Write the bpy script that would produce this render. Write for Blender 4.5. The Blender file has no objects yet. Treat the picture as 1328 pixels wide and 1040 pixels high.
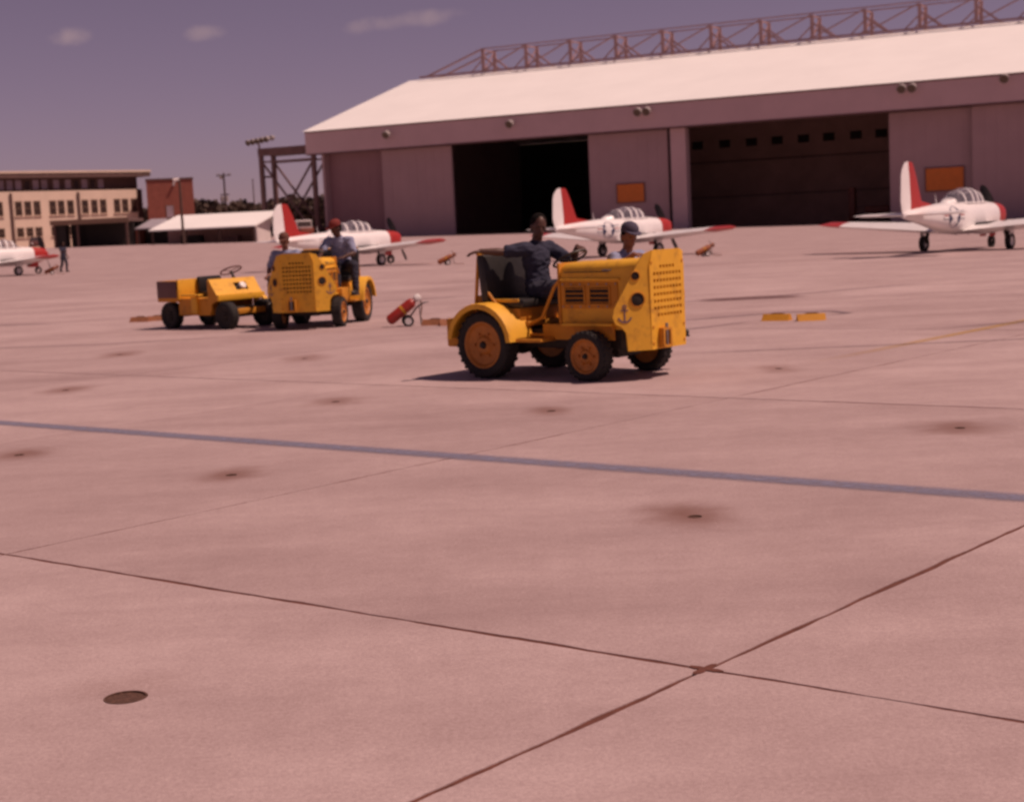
import bpy, bmesh, math, random
from mathutils import Vector, Matrix, Quaternion
random.seed(7)
R = math.radians
SC = bpy.context.scene
COL = SC.collection

# ------------------------------------------------------------------ camera, sky, sun, exposure
cam_d = bpy.data.cameras.new("camera")
cam = bpy.data.objects.new("camera", cam_d)
COL.objects.link(cam)
pitch, roll, eye = R(6.6635), R(2.75), 1.6
fw = Vector((0, math.cos(pitch), -math.sin(pitch)))
r0 = Vector((1, 0, 0)); u0 = Vector((0, math.sin(pitch), math.cos(pitch)))
cr = r0 * math.cos(roll) - u0 * math.sin(roll)
cu = r0 * math.sin(roll) + u0 * math.cos(roll)
cam.matrix_world = Matrix(((cr.x, cu.x, -fw.x, 0), (cr.y, cu.y, -fw.y, 0), (cr.z, cu.z, -fw.z, eye), (0, 0, 0, 1)))
cam_d.sensor_fit = 'HORIZONTAL'
cam_d.sensor_width = 36
cam_d.lens = 36 * 1975 / 1328
cam_d.clip_start = 0.1
cam_d.clip_end = 20000
cam_d.dof.use_dof = True
cam_d.dof.focus_distance = 6.5
cam_d.dof.aperture_fstop = 4.2
SC.camera = cam

SUN_EL, SUN_AZ = R(59), R(-8)          # azimuth measured from +X towards +Y
W = bpy.data.worlds.new("World"); SC.world = W; W.use_nodes = True
nt = W.node_tree; N = nt.nodes; L = nt.links
bg = N["Background"]; bg.inputs[1].default_value = 0.065
sky = N.new("ShaderNodeTexSky"); sky.sky_type = 'NISHITA'; sky.sun_disc = False
sky.sun_elevation = SUN_EL; sky.sun_rotation = R(90) - SUN_AZ
sky.air_density = 0.7; sky.dust_density = 0.25; sky.ozone_density = 1.0
hsv = N.new("ShaderNodeHueSaturation"); hsv.inputs['Saturation'].default_value = 0.68
L.new(sky.outputs[0], hsv.inputs['Color'])
tn = N.new('ShaderNodeMixRGB'); tn.blend_type = 'MULTIPLY'; tn.inputs[0].default_value = 1; tn.inputs[2].default_value = (.86, .69, .875, 1)
L.new(hsv.outputs[0], tn.inputs[1])
tc = N.new("ShaderNodeTexCoord")
nz = N.new("ShaderNodeTexNoise"); nz.inputs['Scale'].default_value = 55; nz.inputs['Detail'].default_value = 4
L.new(tc.outputs['Generated'], nz.inputs['Vector'])
last = tn.outputs[0]
# small fair weather clouds: direction, half width, half height (radians), strength
for d, hw, hh, st in [((-.2600, .9572, .1267), .013, .0062, .36), ((-.1801, .9755, .1266), .012, .005, .28),
                      ((-.0565, .9898, .1308), .038, .0052, .24)]:
    d = Vector(d).normalized(); rx = Vector((d.y, -d.x, 0)).normalized(); up = rx.cross(d)
    rx, up = rx * math.cos(R(5)) + up * math.sin(R(5)), up * math.cos(R(5)) - rx * math.sin(R(5))
    terms = []
    for ax, s in ((rx, hw), (up, hh)):
        dn = N.new("ShaderNodeVectorMath"); dn.operation = 'DOT_PRODUCT'; dn.inputs[1].default_value = ax
        L.new(tc.outputs['Generated'], dn.inputs[0])
        m = N.new("ShaderNodeMath"); m.operation = 'MULTIPLY_ADD'; m.inputs[1].default_value = 1 / s; m.inputs[2].default_value = -d.dot(ax) / s
        L.new(dn.outputs['Value'], m.inputs[0])
        q = N.new("ShaderNodeMath"); q.operation = 'MULTIPLY'; L.new(m.outputs[0], q.inputs[0]); L.new(m.outputs[0], q.inputs[1])
        terms.append(q.outputs[0])
    fr = N.new("ShaderNodeVectorMath"); fr.operation = 'DOT_PRODUCT'; fr.inputs[1].default_value = d; L.new(tc.outputs['Generated'], fr.inputs[0])
    front = N.new("ShaderNodeMath"); front.operation = 'GREATER_THAN'; front.inputs[1].default_value = .5; L.new(fr.outputs['Value'], front.inputs[0])
    a = N.new("ShaderNodeMath"); a.operation = 'ADD'; L.new(terms[0], a.inputs[0]); L.new(terms[1], a.inputs[1])
    b = N.new("ShaderNodeMath"); b.operation = 'MULTIPLY_ADD'; b.inputs[1].default_value = 3.2; L.new(nz.outputs['Fac'], b.inputs[0]); b.inputs[2].default_value = -1.6
    c = N.new("ShaderNodeMath"); c.operation = 'SUBTRACT'; L.new(b.outputs[0], c.inputs[0]); L.new(a.outputs[0], c.inputs[1])
    mr = N.new("ShaderNodeMapRange"); mr.interpolation_type = 'SMOOTHSTEP'
    mr.inputs[1].default_value = -1.5; mr.inputs[2].default_value = .5; mr.inputs[3].default_value = 0; mr.inputs[4].default_value = st
    L.new(c.outputs[0], mr.inputs[0])
    f2 = N.new("ShaderNodeMath"); f2.operation = 'MULTIPLY'; L.new(mr.outputs[0], f2.inputs[0]); L.new(front.outputs[0], f2.inputs[1])
    mx = N.new("ShaderNodeMixRGB"); mx.inputs[2].default_value = (9.5, 8.6, 8.4, 1)
    L.new(f2.outputs[0], mx.inputs[0]); L.new(last, mx.inputs[1]); last = mx.outputs[0]
L.new(last, bg.inputs[0])

sun_d = bpy.data.lights.new("sun", 'SUN'); sun_d.energy = 4.2; sun_d.angle = R(.53); sun_d.color = (1, .94, .86)
sun = bpy.data.objects.new("sun", sun_d); COL.objects.link(sun)
sv = Vector((math.cos(SUN_EL) * math.cos(SUN_AZ), math.cos(SUN_EL) * math.sin(SUN_AZ), math.sin(SUN_EL)))
sun.rotation_euler = sv.to_track_quat('Z', 'Y').to_euler()
sun.location = (30, 5, 60)

vs = SC.view_settings
SC.display_settings.display_device = 'sRGB'
vs.view_transform = 'Standard'; vs.look = 'None'; vs.gamma = 1; vs.use_curve_mapping = False
vs.exposure = -0.42
# colour cast of the old print: set like a camera's white balance
vs.use_white_balance = True
vs.white_balance_temperature = 8400
vs.white_balance_tint = 42
SC.render.film_transparent = False
SC.cycles.pixel_filter_type = 'BLACKMAN_HARRIS'
SC.cycles.filter_width = 2.5
SC.cycles.max_bounces = 8

# ------------------------------------------------------------------ helpers
def mat(name, col, rough=.6, var=.12, scale=6, metal=0, bump=0, bscale=60, spec=.5, alpha=1.0, trans=0, coat=0):
    m = bpy.data.materials.new(name); m.use_nodes = True
    n = m.node_tree.nodes; l = m.node_tree.links; p = n["Principled BSDF"]
    p.inputs['Roughness'].default_value = rough; p.inputs['Metallic'].default_value = metal
    p.inputs['Specular IOR Level'].default_value = spec
    p.inputs['Alpha'].default_value = alpha; p.inputs['Transmission Weight'].default_value = trans
    p.inputs['Coat Weight'].default_value = coat
    t = n.new("ShaderNodeTexCoord")
    a = n.new("ShaderNodeTexNoise"); a.inputs['Scale'].default_value = scale; a.inputs['Detail'].default_value = 6; a.inputs['Roughness'].default_value = .65
    l.new(t.outputs['Object'], a.inputs['Vector'])
    r = n.new("ShaderNodeValToRGB"); r.color_ramp.elements[0].position = .32; r.color_ramp.elements[1].position = .68
    r.color_ramp.elements[0].color = tuple(c * (1 - var) for c in col) + (1,)
    r.color_ramp.elements[1].color = tuple(min(1, c * (1 + var)) for c in col) + (1,)
    l.new(a.outputs['Fac'], r.inputs[0]); l.new(r.outputs[0], p.inputs['Base Color'])
    if bump:
        b = n.new("ShaderNodeTexNoise"); b.inputs['Scale'].default_value = bscale; l.new(t.outputs['Object'], b.inputs['Vector'])
        bn = n.new("ShaderNodeBump"); bn.inputs['Strength'].default_value = bump; bn.inputs['Distance'].default_value = .02
        l.new(b.outputs['Fac'], bn.inputs['Height']); l.new(bn.outputs[0], p.inputs['Normal'])
    return m

def worn_paint(name, col, dirt, rough=.5, amount=.5):
    """paint with chipped, greasy patches of their own"""
    m = mat(name, col, rough, .07, 3, spec=.4)
    n = m.node_tree.nodes; l = m.node_tree.links; p = n["Principled BSDF"]
    src = p.inputs['Base Color'].links[0].from_socket
    t = n.new("ShaderNodeTexCoord"); a = n.new("ShaderNodeTexNoise"); a.inputs['Scale'].default_value = 5.5; a.inputs['Detail'].default_value = 9; a.inputs['Roughness'].default_value = .72
    l.new(t.outputs['Object'], a.inputs['Vector'])
    r = n.new("ShaderNodeMapRange"); r.inputs[1].default_value = .52; r.inputs[2].default_value = .70; r.inputs[3].default_value = 0; r.inputs[4].default_value = amount
    l.new(a.outputs['Fac'], r.inputs[0])
    gb = n.new("ShaderNodeTexNoise"); gb.inputs['Scale'].default_value = 4.0; gb.inputs['Detail'].default_value = 3; l.new(t.outputs['Object'], gb.inputs['Vector'])
    bn = n.new("ShaderNodeBump"); bn.inputs['Strength'].default_value = .35; bn.inputs['Distance'].default_value = .02; l.new(gb.outputs['Fac'], bn.inputs['Height']); l.new(bn.outputs[0], p.inputs['Normal'])
    x = n.new("ShaderNodeMixRGB"); x.inputs[2].default_value = dirt + (1,)
    l.new(r.outputs[0], x.inputs[0]); l.new(src, x.inputs[1]); l.new(x.outputs[0], p.inputs['Base Color'])
    return m

M = {}
M['yellow'] = worn_paint("tug_yellow_paint", (.84, .43, .042), (.34, .13, .03), .58, .62)
M['yellow_dull'] = worn_paint("shaded_worn_yellow_paint", (.64, .26, .028), (.18, .065, .018), .65, .65)  # darker, redder yellow: shade of the sides put into the paint, plus grime
M['orange'] = mat("orange_wheel_paint", (.48, .17, .025), .55, .2, 12)
M['rubber'] = mat("tyre_rubber", (.022, .02, .019), .85, .3, 20, bump=.2)
M['black'] = mat("black_vinyl", (.018, .016, .015), .5, .3, 14)
M['grease'] = mat("greasy_chassis", (.03, .023, .018), .7, .4, 9)
M['dark'] = mat("dark_hole", (.025, .018, .014), .9, .2, 9)  # near-black: the shade inside holes and vents is put into the colour
M['steel'] = mat("bare_steel", (.32, .30, .28), .4, .2, 15, metal=.8)
M['lens'] = mat("lamp_glass", (.10, .07, .05), .15, .1, 9)
M['white'] = mat("aircraft_white_paint", (.87, .86, .84), .35, .04, 2, coat=.3)
M['red'] = mat("aircraft_red_paint", (.44, .026, .018), .42, .08, 3)
M['walk'] = mat("wing_walkway_grip", (.10, .085, .09), .9, .2, 20)
M['navy'] = mat("insignia_blue", (.03, .04, .11), .5, .1, 5)
M['glass'] = mat("tinted_canopy_glass", (.30, .28, .33), .06, .05, 3, alpha=.38, spec=.8)
M['cockpit'] = mat("cockpit_interior", (.035, .033, .035), .8, .2, 9)
M['roof'] = mat("white_roof_coating", (.86, .87, .84), .7, .03, .15)
M['hangar'] = mat("hangar_mauve_cladding", (.58, .41, .42), .75, .06, .25)
M['hangar2'] = mat("hangar_door_cladding", (.43, .29, .30), .75, .06, .25)
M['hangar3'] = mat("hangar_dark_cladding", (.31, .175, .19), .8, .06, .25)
M['inside'] = mat("hangar_inside_wall", (.40, .24, .21), .9, .15, .3)
M['inside_dark'] = mat("hangar_inside_dark", (.035, .03, .028), .95, .15, .3)  # near-black walls: gloom of the open bays and sheds put into the colour
M['frame'] = mat("red_oxide_steel", (.15, .075, .07), .7, .2, 1)
M['truss'] = mat("truss_steel", (.34, .19, .19), .7, .15, 1)
M['sign'] = mat("orange_sign_board", (.72, .19, .03), .6, .08, 2)
M['cream'] = mat("cream_render", (.74, .58, .46), .85, .06, .5)
M['brick'] = mat("red_brick_wall", (.33, .10, .07), .9, .15, 1.5)
M['winframe'] = mat("window_frame_paint", (.22, .13, .09), .7, .1, 3)
M['pane'] = mat("dark_window_pane", (.06, .04, .035), .12, .25, .8, spec=.7)
M['pane_light'] = mat("pale_window_pane", (.42, .32, .36), .35, .25, .5)  # paler purple-grey colour for some window panes
M['brownroof'] = mat("brown_roof_edge", (.13, .07, .06), .8, .15, 1)
M['lavender'] = mat("grey_tin_roof", (.36, .33, .36), .6, .08, .6)
M['whitewall'] = mat("whitewashed_wall", (.66, .60, .58), .8, .06, .8)
M['pole'] = mat("creosote_timber", (.085, .05, .04), .9, .2, 3)
M['grey'] = mat("grey_fitting", (.32, .28, .27), .6, .1, 4)
M['leaf'] = mat("far_foliage", (.065, .04, .028), .9, .35, .4)
M['skin_dark'] = mat("skin_brown_shaded", (.085, .034, .022), .55, .06, 20)  # brown skin darkened further, the driver's near-silhouette shade put into it
M['skin'] = mat("skin_tanned", (.24, .10, .06), .55, .06, 20)
M["chambray"] = mat("shaded_chambray_cloth", (.022, .025, .05), .9, .12, 25, bump=.1)  # shirt cloth darkened to near black, shade of the silhouetted driver in its colour
M['chambray_light'] = mat("pale_chambray_cloth", (.25, .285, .41), .9, .12, 25, bump=.1)  # same shirt cloth in its paler, sunlit tone
M['denim'] = mat("dark_denim", (.025, .027, .045), .9, .2, 25)
M['hair'] = mat("black_hair", (.010, .008, .007), .95, .2, 40, spec=.1)
M['cap_red'] = mat("red_cap_cloth", (.19, .022, .016), .85, .1, 20)
M['cap_blue'] = mat("navy_cap_cloth", (.06, .05, .085), .85, .1, 20)
M['cap_brown'] = mat("brown_cap_cloth", (.13, .045, .03), .85, .1, 20)
M['boot'] = mat("black_leather", (.018, .014, .012), .5, .2, 20)
M['eye'] = mat("eye_dark", (.02, .015, .012), .2, .1, 20)
M['ext_red'] = mat("extinguisher_red", (.36, .028, .018), .4, .12, 8)
M['ext_brown'] = mat("rusty_orange_paint", (.33, .085, .025), .6, .25, 9)
M['whiteplastic'] = mat("white_horn", (.82, .80, .76), .45, .03, 8)
M['chock'] = worn_paint("chock_yellow", (.62, .27, .025), (.25, .10, .02), .7, .5)
M['chock_old'] = mat("weathered_chock", (.30, .11, .05), .8, .25, 9)
M['emblem'] = mat("faded_emblem_paint", (.20, .12, .14), .7, .3, 20)
M['rope'] = mat("rope", (.24, .14, .10), .95, .2, 40)
M['rust'] = mat("rusty_iron", (.10, .045, .03), .85, .4, 40, bump=.4)
M['carpaint'] = mat("dark_car_paint", (.14, .055, .045), .25, .1, 4)
M['truckred'] = mat("dull_red_truck_paint", (.24, .06, .035), .5, .15, 3)

class MB:
    """collects shapes, then links them as one mesh object"""
    def __init__(s): s.bm = bmesh.new()
    def box(s, c, d, rot=None, bev=0):
        g = bmesh.ops.create_cube(s.bm, size=1)['verts']
        T = Matrix.Translation(c) @ (rot.to_4x4() if rot else Matrix.Identity(4)) @ Matrix.Diagonal((*d, 1))
        bmesh.ops.transform(s.bm, matrix=T, verts=g)
        if bev:
            ed = {e for v in g for e in v.link_edges}
            bmesh.ops.bevel(s.bm, geom=list(ed), offset=bev, segments=2, affect='EDGES', profile=.5)
        return s
    def bar(s, p, q, a, b=None, bev=0):
        p, q = Vector(p), Vector(q); d = q - p
        return s.box((p + q) / 2, (a, b or a, d.length), d.to_track_quat('Z', 'Y').to_matrix(), bev)
    def cyl(s, p, q, r, r2=None, n=14, caps=True):
        p, q = Vector(p), Vector(q); d = q - p
        T = Matrix.Translation((p + q) / 2) @ d.to_track_quat('Z', 'Y').to_matrix().to_4x4()
        bmesh.ops.create_cone(s.bm, cap_ends=caps, segments=n, radius1=r, radius2=r if r2 is None else r2, depth=d.length, matrix=T)
        return s
    def tube(s, pts, r, n=8):
        rings = []
        for i, p in enumerate(pts):
            p = Vector(p)
            d = (Vector(pts[min(i + 1, len(pts) - 1)]) - Vector(pts[max(i - 1, 0)])).normalized()
            x = d.orthogonal().normalized() if i == 0 else (x - d * x.dot(d)).normalized()
            y = d.cross(x)
            rr = r[i] if isinstance(r, (list, tuple)) else r
            rings.append([p + (x * math.cos(2 * math.pi * k / n) + y * math.sin(2 * math.pi * k / n)) * rr for k in range(n)])
        return s.loft(rings)
    def loft(s, rings, caps=True, closed=True):
        V = [[s.bm.verts.new(p) for p in r] for r in rings]
        n = len(rings[0])
        for a, b in zip(V, V[1:]):
            for k in range(n if closed else n - 1):
                s.bm.faces.new((a[k], a[(k + 1) % n], b[(k + 1) % n], b[k]))
        if caps and closed:
            s.bm.faces.new(V[0][::-1]); s.bm.faces.new(V[-1])
        return s
    def ell(s, c, rad, rot=None, u=16, v=10):
        g = bmesh.ops.create_uvsphere(s.bm, u_segments=u, v_segments=v, radius=1)['verts']
        T = Matrix.Translation(c) @ (rot.to_4x4() if rot else Matrix.Identity(4)) @ Matrix.Diagonal((*rad, 1))
        bmesh.ops.transform(s.bm, matrix=T, verts=g)
        return s
    def lathe(s, prof, T=None, n=24, caps=True):
        """prof: (radius, height) pairs about the local z axis"""
        T = T or Matrix.Identity(4)
        rings = [[T @ Vector((r * math.cos(2 * math.pi * k / n), r * math.sin(2 * math.pi * k / n), z)) for k in range(n)] for r, z in prof]
        return s.loft(rings, caps)
    def prism(s, pts, off):
        """polygon (3-D points) pushed along the vector off"""
        off = Vector(off)
        a = [s.bm.verts.new(Vector(p)) for p in pts]; b = [s.bm.verts.new(Vector(p) + off) for p in pts]
        n = len(pts)
        s.bm.faces.new(a[::-1]); s.bm.faces.new(b)
        for k in range(n): s.bm.faces.new((a[k], a[(k + 1) % n], b[(k + 1) % n], b[k]))
        return s
    def build(s, name, m, parent=None, smooth=True, angle=32):
        bmesh.ops.recalc_face_normals(s.bm, faces=s.bm.faces)
        me = bpy.data.meshes.new(name); s.bm.to_mesh(me); s.bm.free()
        me.materials.append(m)
        if smooth:
            for p in me.polygons: p.use_smooth = True
            me.set_sharp_from_angle(angle=R(angle))
        o = bpy.data.objects.new(name, me); COL.objects.link(o)
        if parent: o.parent = parent
        return o

def tag(o, label=None, cat=None, group=None, kind=None):
    for k, v in (('label', label), ('category', cat), ('group', group), ('kind', kind)):
        if v: o[k] = v
    return o
def empty(name, loc=(0, 0, 0), rz=0, label=None, cat=None, group=None, kind=None):
    o = bpy.data.objects.new(name, None); COL.objects.link(o)
    o.location = loc; o.rotation_euler = (0, 0, rz); o.empty_display_size = .2
    return tag(o, label, cat, group, kind)
def copy_tree(o, parent=None):
    c = o.copy(); COL.objects.link(c)
    if parent: c.parent = parent
    for ch in list(o.children): copy_tree(ch, c)
    return c
def place(o, loc, rz, label, group=None):
    o.location = loc; o.rotation_euler = (0, 0, rz); o['label'] = label
    if group: o['group'] = group
    return o
def link_mesh(name, me, parent=None):
    o = bpy.data.objects.new(name, me); COL.objects.link(o)
    if parent: o.parent = parent
    return o

# ------------------------------------------------------------------ the apron
GU = Vector((math.cos(R(49)), math.sin(R(49)), 0)); GN = Vector((math.cos(R(-38.2)), math.sin(R(-38.2)), 0)); GP = Vector((.639, 5.239, 0))
def un(u, n, z=0): return GP + GU * (u - 4.375) + GN * (n + 2.954) + Vector((0, 0, z))
def to_un(x, y):
    d = Vector((x, y, 0)) - GP; det = GU.x * GN.y - GN.x * GU.y
    return (d.x * GN.y - GN.x * d.y) / det + 4.375, (GU.x * d.y - d.x * GU.y) / det - 2.954
def gz(x, y):
    t = min(1, max(0, (y - 95) / 65)); t = t * t * (3 - 2 * t)
    fade = min(1, max(0, (1500 - y) / 1000))
    return t * fade * (.27 - .0160 * max(-70, min(62, x)))

STAINS = [(-1.92, 10.19, .26, .36, .85), (.90, 8.05, .27, .42, .95), (3.15, 10.75, .36, .42, .85), (.30, 12.86, .22, .40, .8), (-1.67, 14.36, .30, .50, .7),
          (-3.85, 11.70, .30, .40, .9), (-4.92, 16.80, .32, .5, .8), (-5.56, 21.75, .34, .7, .8), (-2.63, 19.53, .36, .7, .65), (2.70, 15.45, .25, .5, .6), (-1.46, 5.36, .22, .22, .25)]
CUPS = [(-1.416, 5.24), (-1.918, 10.174), (.945, 7.99), (3.175, 10.724), (.329, 12.825), (-1.67, 14.324), (-3.828, 11.677), (-4.924, 16.763), (-5.563, 21.695), (-2.631, 19.477), (2.726, 15.409)]

def concrete():
    m = bpy.data.materials.new("weathered_concrete"); m.use_nodes = True
    n = m.node_tree.nodes; l = m.node_tree.links; p = n["Principled BSDF"]
    p.inputs['Roughness'].default_value = .88; p.inputs['Specular IOR Level'].default_value = .3
    geo = n.new("ShaderNodeNewGeometry")
    def noise(scale, detail=6, rough=.6, vec=None):
        a = n.new("ShaderNodeTexNoise"); a.inputs['Scale'].default_value = scale; a.inputs['Detail'].default_value = detail; a.inputs['Roughness'].default_value = rough
        l.new(vec or geo.outputs['Position'], a.inputs['Vector']); return a.outputs['Fac']
    def mrange(v, a, b, c, d):
        k = n.new("ShaderNodeMapRange"); k.inputs[1].default_value = a; k.inputs[2].default_value = b; k.inputs[3].default_value = c; k.inputs[4].default_value = d
        l.new(v, k.inputs[0]); return k.outputs[0]
    def mul(a, b):
        k = n.new("ShaderNodeMath"); k.operation = 'MULTIPLY'; l.new(a, k.inputs[0])
        if isinstance(b, float): k.inputs[1].default_value = b
        else: l.new(b, k.inputs[1])
        return k.outputs[0]
    mp = n.new("ShaderNodeMapping"); mp.inputs['Rotation'].default_value = (0, 0, R(28)); mp.inputs['Scale'].default_value = (.22, 1.5, 1)
    l.new(geo.outputs['Position'], mp.inputs['Vector'])
    mp2 = n.new("ShaderNodeMapping"); mp2.inputs['Rotation'].default_value = (0, 0, R(-14)); mp2.inputs['Scale'].default_value = (.06, .7, 1)
    l.new(geo.outputs['Position'], mp2.inputs['Vector'])
    tone = mul(mul(mrange(noise(.45, 5), .32, .68, .86, 1.10), mrange(noise(9, 6, .7), .3, .7, .93, 1.06)), mrange(noise(1.0, 6, .65, mp.outputs[0]), .35, .72, 1.05, .88))
    tone = mul(tone, mrange(noise(160, 3, .8), .3, .7, .90, 1.09))
    tone = mul(tone, mrange(noise(1.0, 5, .6, mp2.outputs[0]), .50, .72, 1.0, .84))
    tone = mul(tone, mrange(noise(55, 9, .95), .38, .62, .72, 1.25))
    tone = mul(tone, mrange(noise(2.3, 8, .75), .3, .7, .93, 1.06))
    oi = n.new("ShaderNodeObjectInfo"); tone = mul(tone, mrange(oi.outputs['Random'], 0, 1, .92, 1.05))
    wear = noise(3.2, 5); clean = None
    for x, y, rx, ry, s in STAINS:
        d = n.new("ShaderNodeVectorMath"); d.operation = 'SUBTRACT'; d.inputs[1].default_value = (x, y, 0); l.new(geo.outputs['Position'], d.inputs[0])
        e = n.new("ShaderNodeVectorMath"); e.operation = 'MULTIPLY'; e.inputs[1].default_value = (1 / rx, 1 / ry, 0); l.new(d.outputs[0], e.inputs[0])
        k = n.new("ShaderNodeVectorMath"); k.operation = 'LENGTH'; l.new(e.outputs[0], k.inputs[0])
        ad = n.new("ShaderNodeMath"); ad.operation = 'MULTIPLY_ADD'; l.new(wear, ad.inputs[0]); ad.inputs[1].default_value = -1.1; l.new(k.outputs['Value'], ad.inputs[2])
        f = n.new("ShaderNodeMapRange"); f.interpolation_type = 'SMOOTHSTEP'
        f.inputs[1].default_value = -.55; f.inputs[2].default_value = .75; f.inputs[3].default_value = 1 - s * .82; f.inputs[4].default_value = 1
        l.new(ad.outputs[0], f.inputs[0]); clean = mul(clean, f.outputs[0]) if clean else f.outputs[0]
    c = n.new("ShaderNodeMixRGB"); c.blend_type = 'MULTIPLY'; c.inputs[0].default_value = 1; c.inputs[1].default_value = (.47, .352, .343, 1)
    cc = n.new("ShaderNodeCombineColor")
    g = n.new("ShaderNodeMath"); g.operation = 'POWER'; g.inputs[1].default_value = .85; l.new(tone, g.inputs[0])
    l.new(g.outputs[0], cc.inputs[0]); l.new(tone, cc.inputs[1]); l.new(tone, cc.inputs[2])
    l.new(cc.outputs[0], c.inputs[2])
    st = n.new('ShaderNodeMixRGB'); st.inputs[1].default_value = (.18, .075, .054, 1); l.new(clean, st.inputs[0]); l.new(c.outputs[0], st.inputs[2]); l.new(st.outputs[0], p.inputs['Base Color'])
    b = n.new("ShaderNodeBump"); b.inputs['Strength'].default_value = .5; b.inputs['Distance'].default_value = .008
    l.new(noise(70, 5, .75), b.inputs['Height']); l.new(b.outputs[0], p.inputs['Normal'])
    return m
M['concrete'] = concrete()
M['tar'] = mat("joint_tar", (.135, .042, .027), .85, .3, 12)

US = [-2.615 + 6.99 * k for k in range(8)]            # joints across
NS = [-7.2 + 4.15 * k for k in range(-9, 3)]           # joints along
NS[NS.index(min(NS, key=lambda v: abs(v + 3.05)))] = -2.954
U0, U1, N0, N1 = US[0], US[-1], NS[0], NS[-1]
apron = empty("apron", (0, 0, 0), kind='structure'); apron['label'] = "wide weathered concrete apron of jointed slabs"
# far apron: one sheet out to the horizon with a hole where the slabs lie
def axis(lo, hi):
    a = [lo, hi]
    s = 6.0; v = lo
    while v > -7000: v -= s; a.append(v); s *= 1.35
    s = 6.0; v = hi
    while v < 7000: v += s; a.append(v); s *= 1.35
    k = int((hi - lo) / 6); a += [lo + (hi - lo) * i / k for i in range(1, k)]
    return sorted(a)
au, an = axis(U0, U1), axis(N0, N1)
bm = bmesh.new(); grid = {}
for i, u in enumerate(au):
    for j, nn in enumerate(an):
        P = un(u, nn); grid[i, j] = bm.verts.new((P.x, P.y, gz(P.x, P.y)))
for i in range(len(au) - 1):
    for j in range(len(an) - 1):
        if U0 - .01 < au[i] < U1 - .01 and N0 - .01 < an[j] < N1 - .01: continue
        bm.faces.new((grid[i, j], grid[i + 1, j], grid[i + 1, j + 1], grid[i, j + 1]))
mb = MB(); mb.bm.free(); mb.bm = bm
far = mb.build("far_concrete", M['concrete'], apron)
mb = MB()
mb.bm.faces.new([mb.bm.verts.new(un(a, b, -.12)) for a, b in ((U0 - .1, N0 - .1), (U0 - .1, N1 + .1), (U1 + .1, N1 + .1), (U1 + .1, N0 - .1))])
mb.build("subgrade", M['tar'], apron, False)

for k_, u in enumerate(US):
    MB().prism([un(u - .03, N0, -.018), un(u + .03, N0, -.018), un(u + .03, N1, -.018), un(u - .03, N1, -.018)], (0, 0, .0155)).build("joint_seal", M['tar'], apron, False)
for nn in NS:
    MB().prism([un(U0, nn - .03, -.017), un(U1, nn - .03, -.017), un(U1, nn + .03, -.017), un(U0, nn + .03, -.017)], (0, 0, .0135)).build("joint_seal", M['tar'], apron, False)
def wob(n, amp, seed):
    rr = random.Random(seed); v = 0; out = []
    for _ in range(n):
        v = v * .72 + rr.uniform(-amp, amp); out.append(v)
    return out
def slab(i, j):
    u0_, u1_, n0_, n1_ = US[i], US[i + 1], NS[j], NS[j + 1]
    ctr = un((u0_ + u1_) / 2, (n0_ + n1_) / 2)
    near = ctr.y < 17
    mid = ctr.y < 30
    ku, kn = (90, 60) if near else ((16, 10) if mid else (1, 1))
    def gap(a, faint, kind): return .003 if faint else ((.0125 if a > -4 or kind == 'u' else .009) if near else .012)
    def edge(kind, a, fixed, lo, hi, k, inward, seed):
        w = wob(k + 1, .0032 if near else .003, seed)
        fa = kind == 'n' and min(abs(a + 11.35), abs(a - 99)) < .3
        pts = []
        for q in range(k + 1):
            t = lo + (hi - lo) * q / k
            d = max(.002, gap(a, fa, kind) + w[q] * (.4 if fa else 1.5)) * inward
            pts.append((t, a + d))
        return pts
    a = [(u, n) for u, n in edge('n', n0_, 0, u0_ + .008, u1_ - .008, ku, 1, i * 91 + j * 7)]
    b = [(u, n) for n, u in edge('u', u1_, 0, n0_ + .008, n1_ - .008, kn, -1, i * 17 + j * 31 + 5)]
    c = [(u, n) for u, n in edge('n', n1_, 0, u1_ - .008, u0_ + .008, ku, -1, i * 13 + j * 57 + 9)]
    d = [(u, n) for n, u in edge('u', u0_, 0, n1_ - .008, n0_ + .008, kn, 1, i * 29 + j * 3 + 2)]
    loop = a[:-1] + [((a[-1][0] + b[0][0]) / 2, (a[-1][1] + b[0][1]) / 2)] + b[1:-1] + [((b[-1][0] + c[0][0]) / 2, (b[-1][1] + c[0][1]) / 2)] + c[1:-1] + [((c[-1][0] + d[0][0]) / 2, (c[-1][1] + d[0][1]) / 2)] + d[1:-1]
    m = MB(); m.prism([un(u, n, -.03) for u, n in loop], (0, 0, .03))
    o = m.build("concrete_slab", M['concrete'], apron, False)
    holes = [q for q in CUPS if u0_ < to_un(*q)[0] < u1_ and n0_ < to_un(*q)[1] < n1_]
    if holes:                                            # drill the tie-down sockets
        cut = MB()
        for x, y in holes: cut.cyl((x, y, -.1), (x, y, .1), .078 if y < 5.5 else .040, n=24)
        co = cut.build("cutter", M['tar'], None, False)
        md = o.modifiers.new("b", 'BOOLEAN'); md.object = co; md.operation = 'DIFFERENCE'; md.solver = 'EXACT'
        dg = bpy.context.evaluated_depsgraph_get()
        me = bpy.data.meshes.new_from_object(o.evaluated_get(dg)); o.modifiers.clear(); o.data = me
        cm = co.data; bpy.data.objects.remove(co); bpy.data.meshes.remove(cm)
for i in range(len(US) - 1):
    for j in range(len(NS) - 1): slab(i, j)

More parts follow.
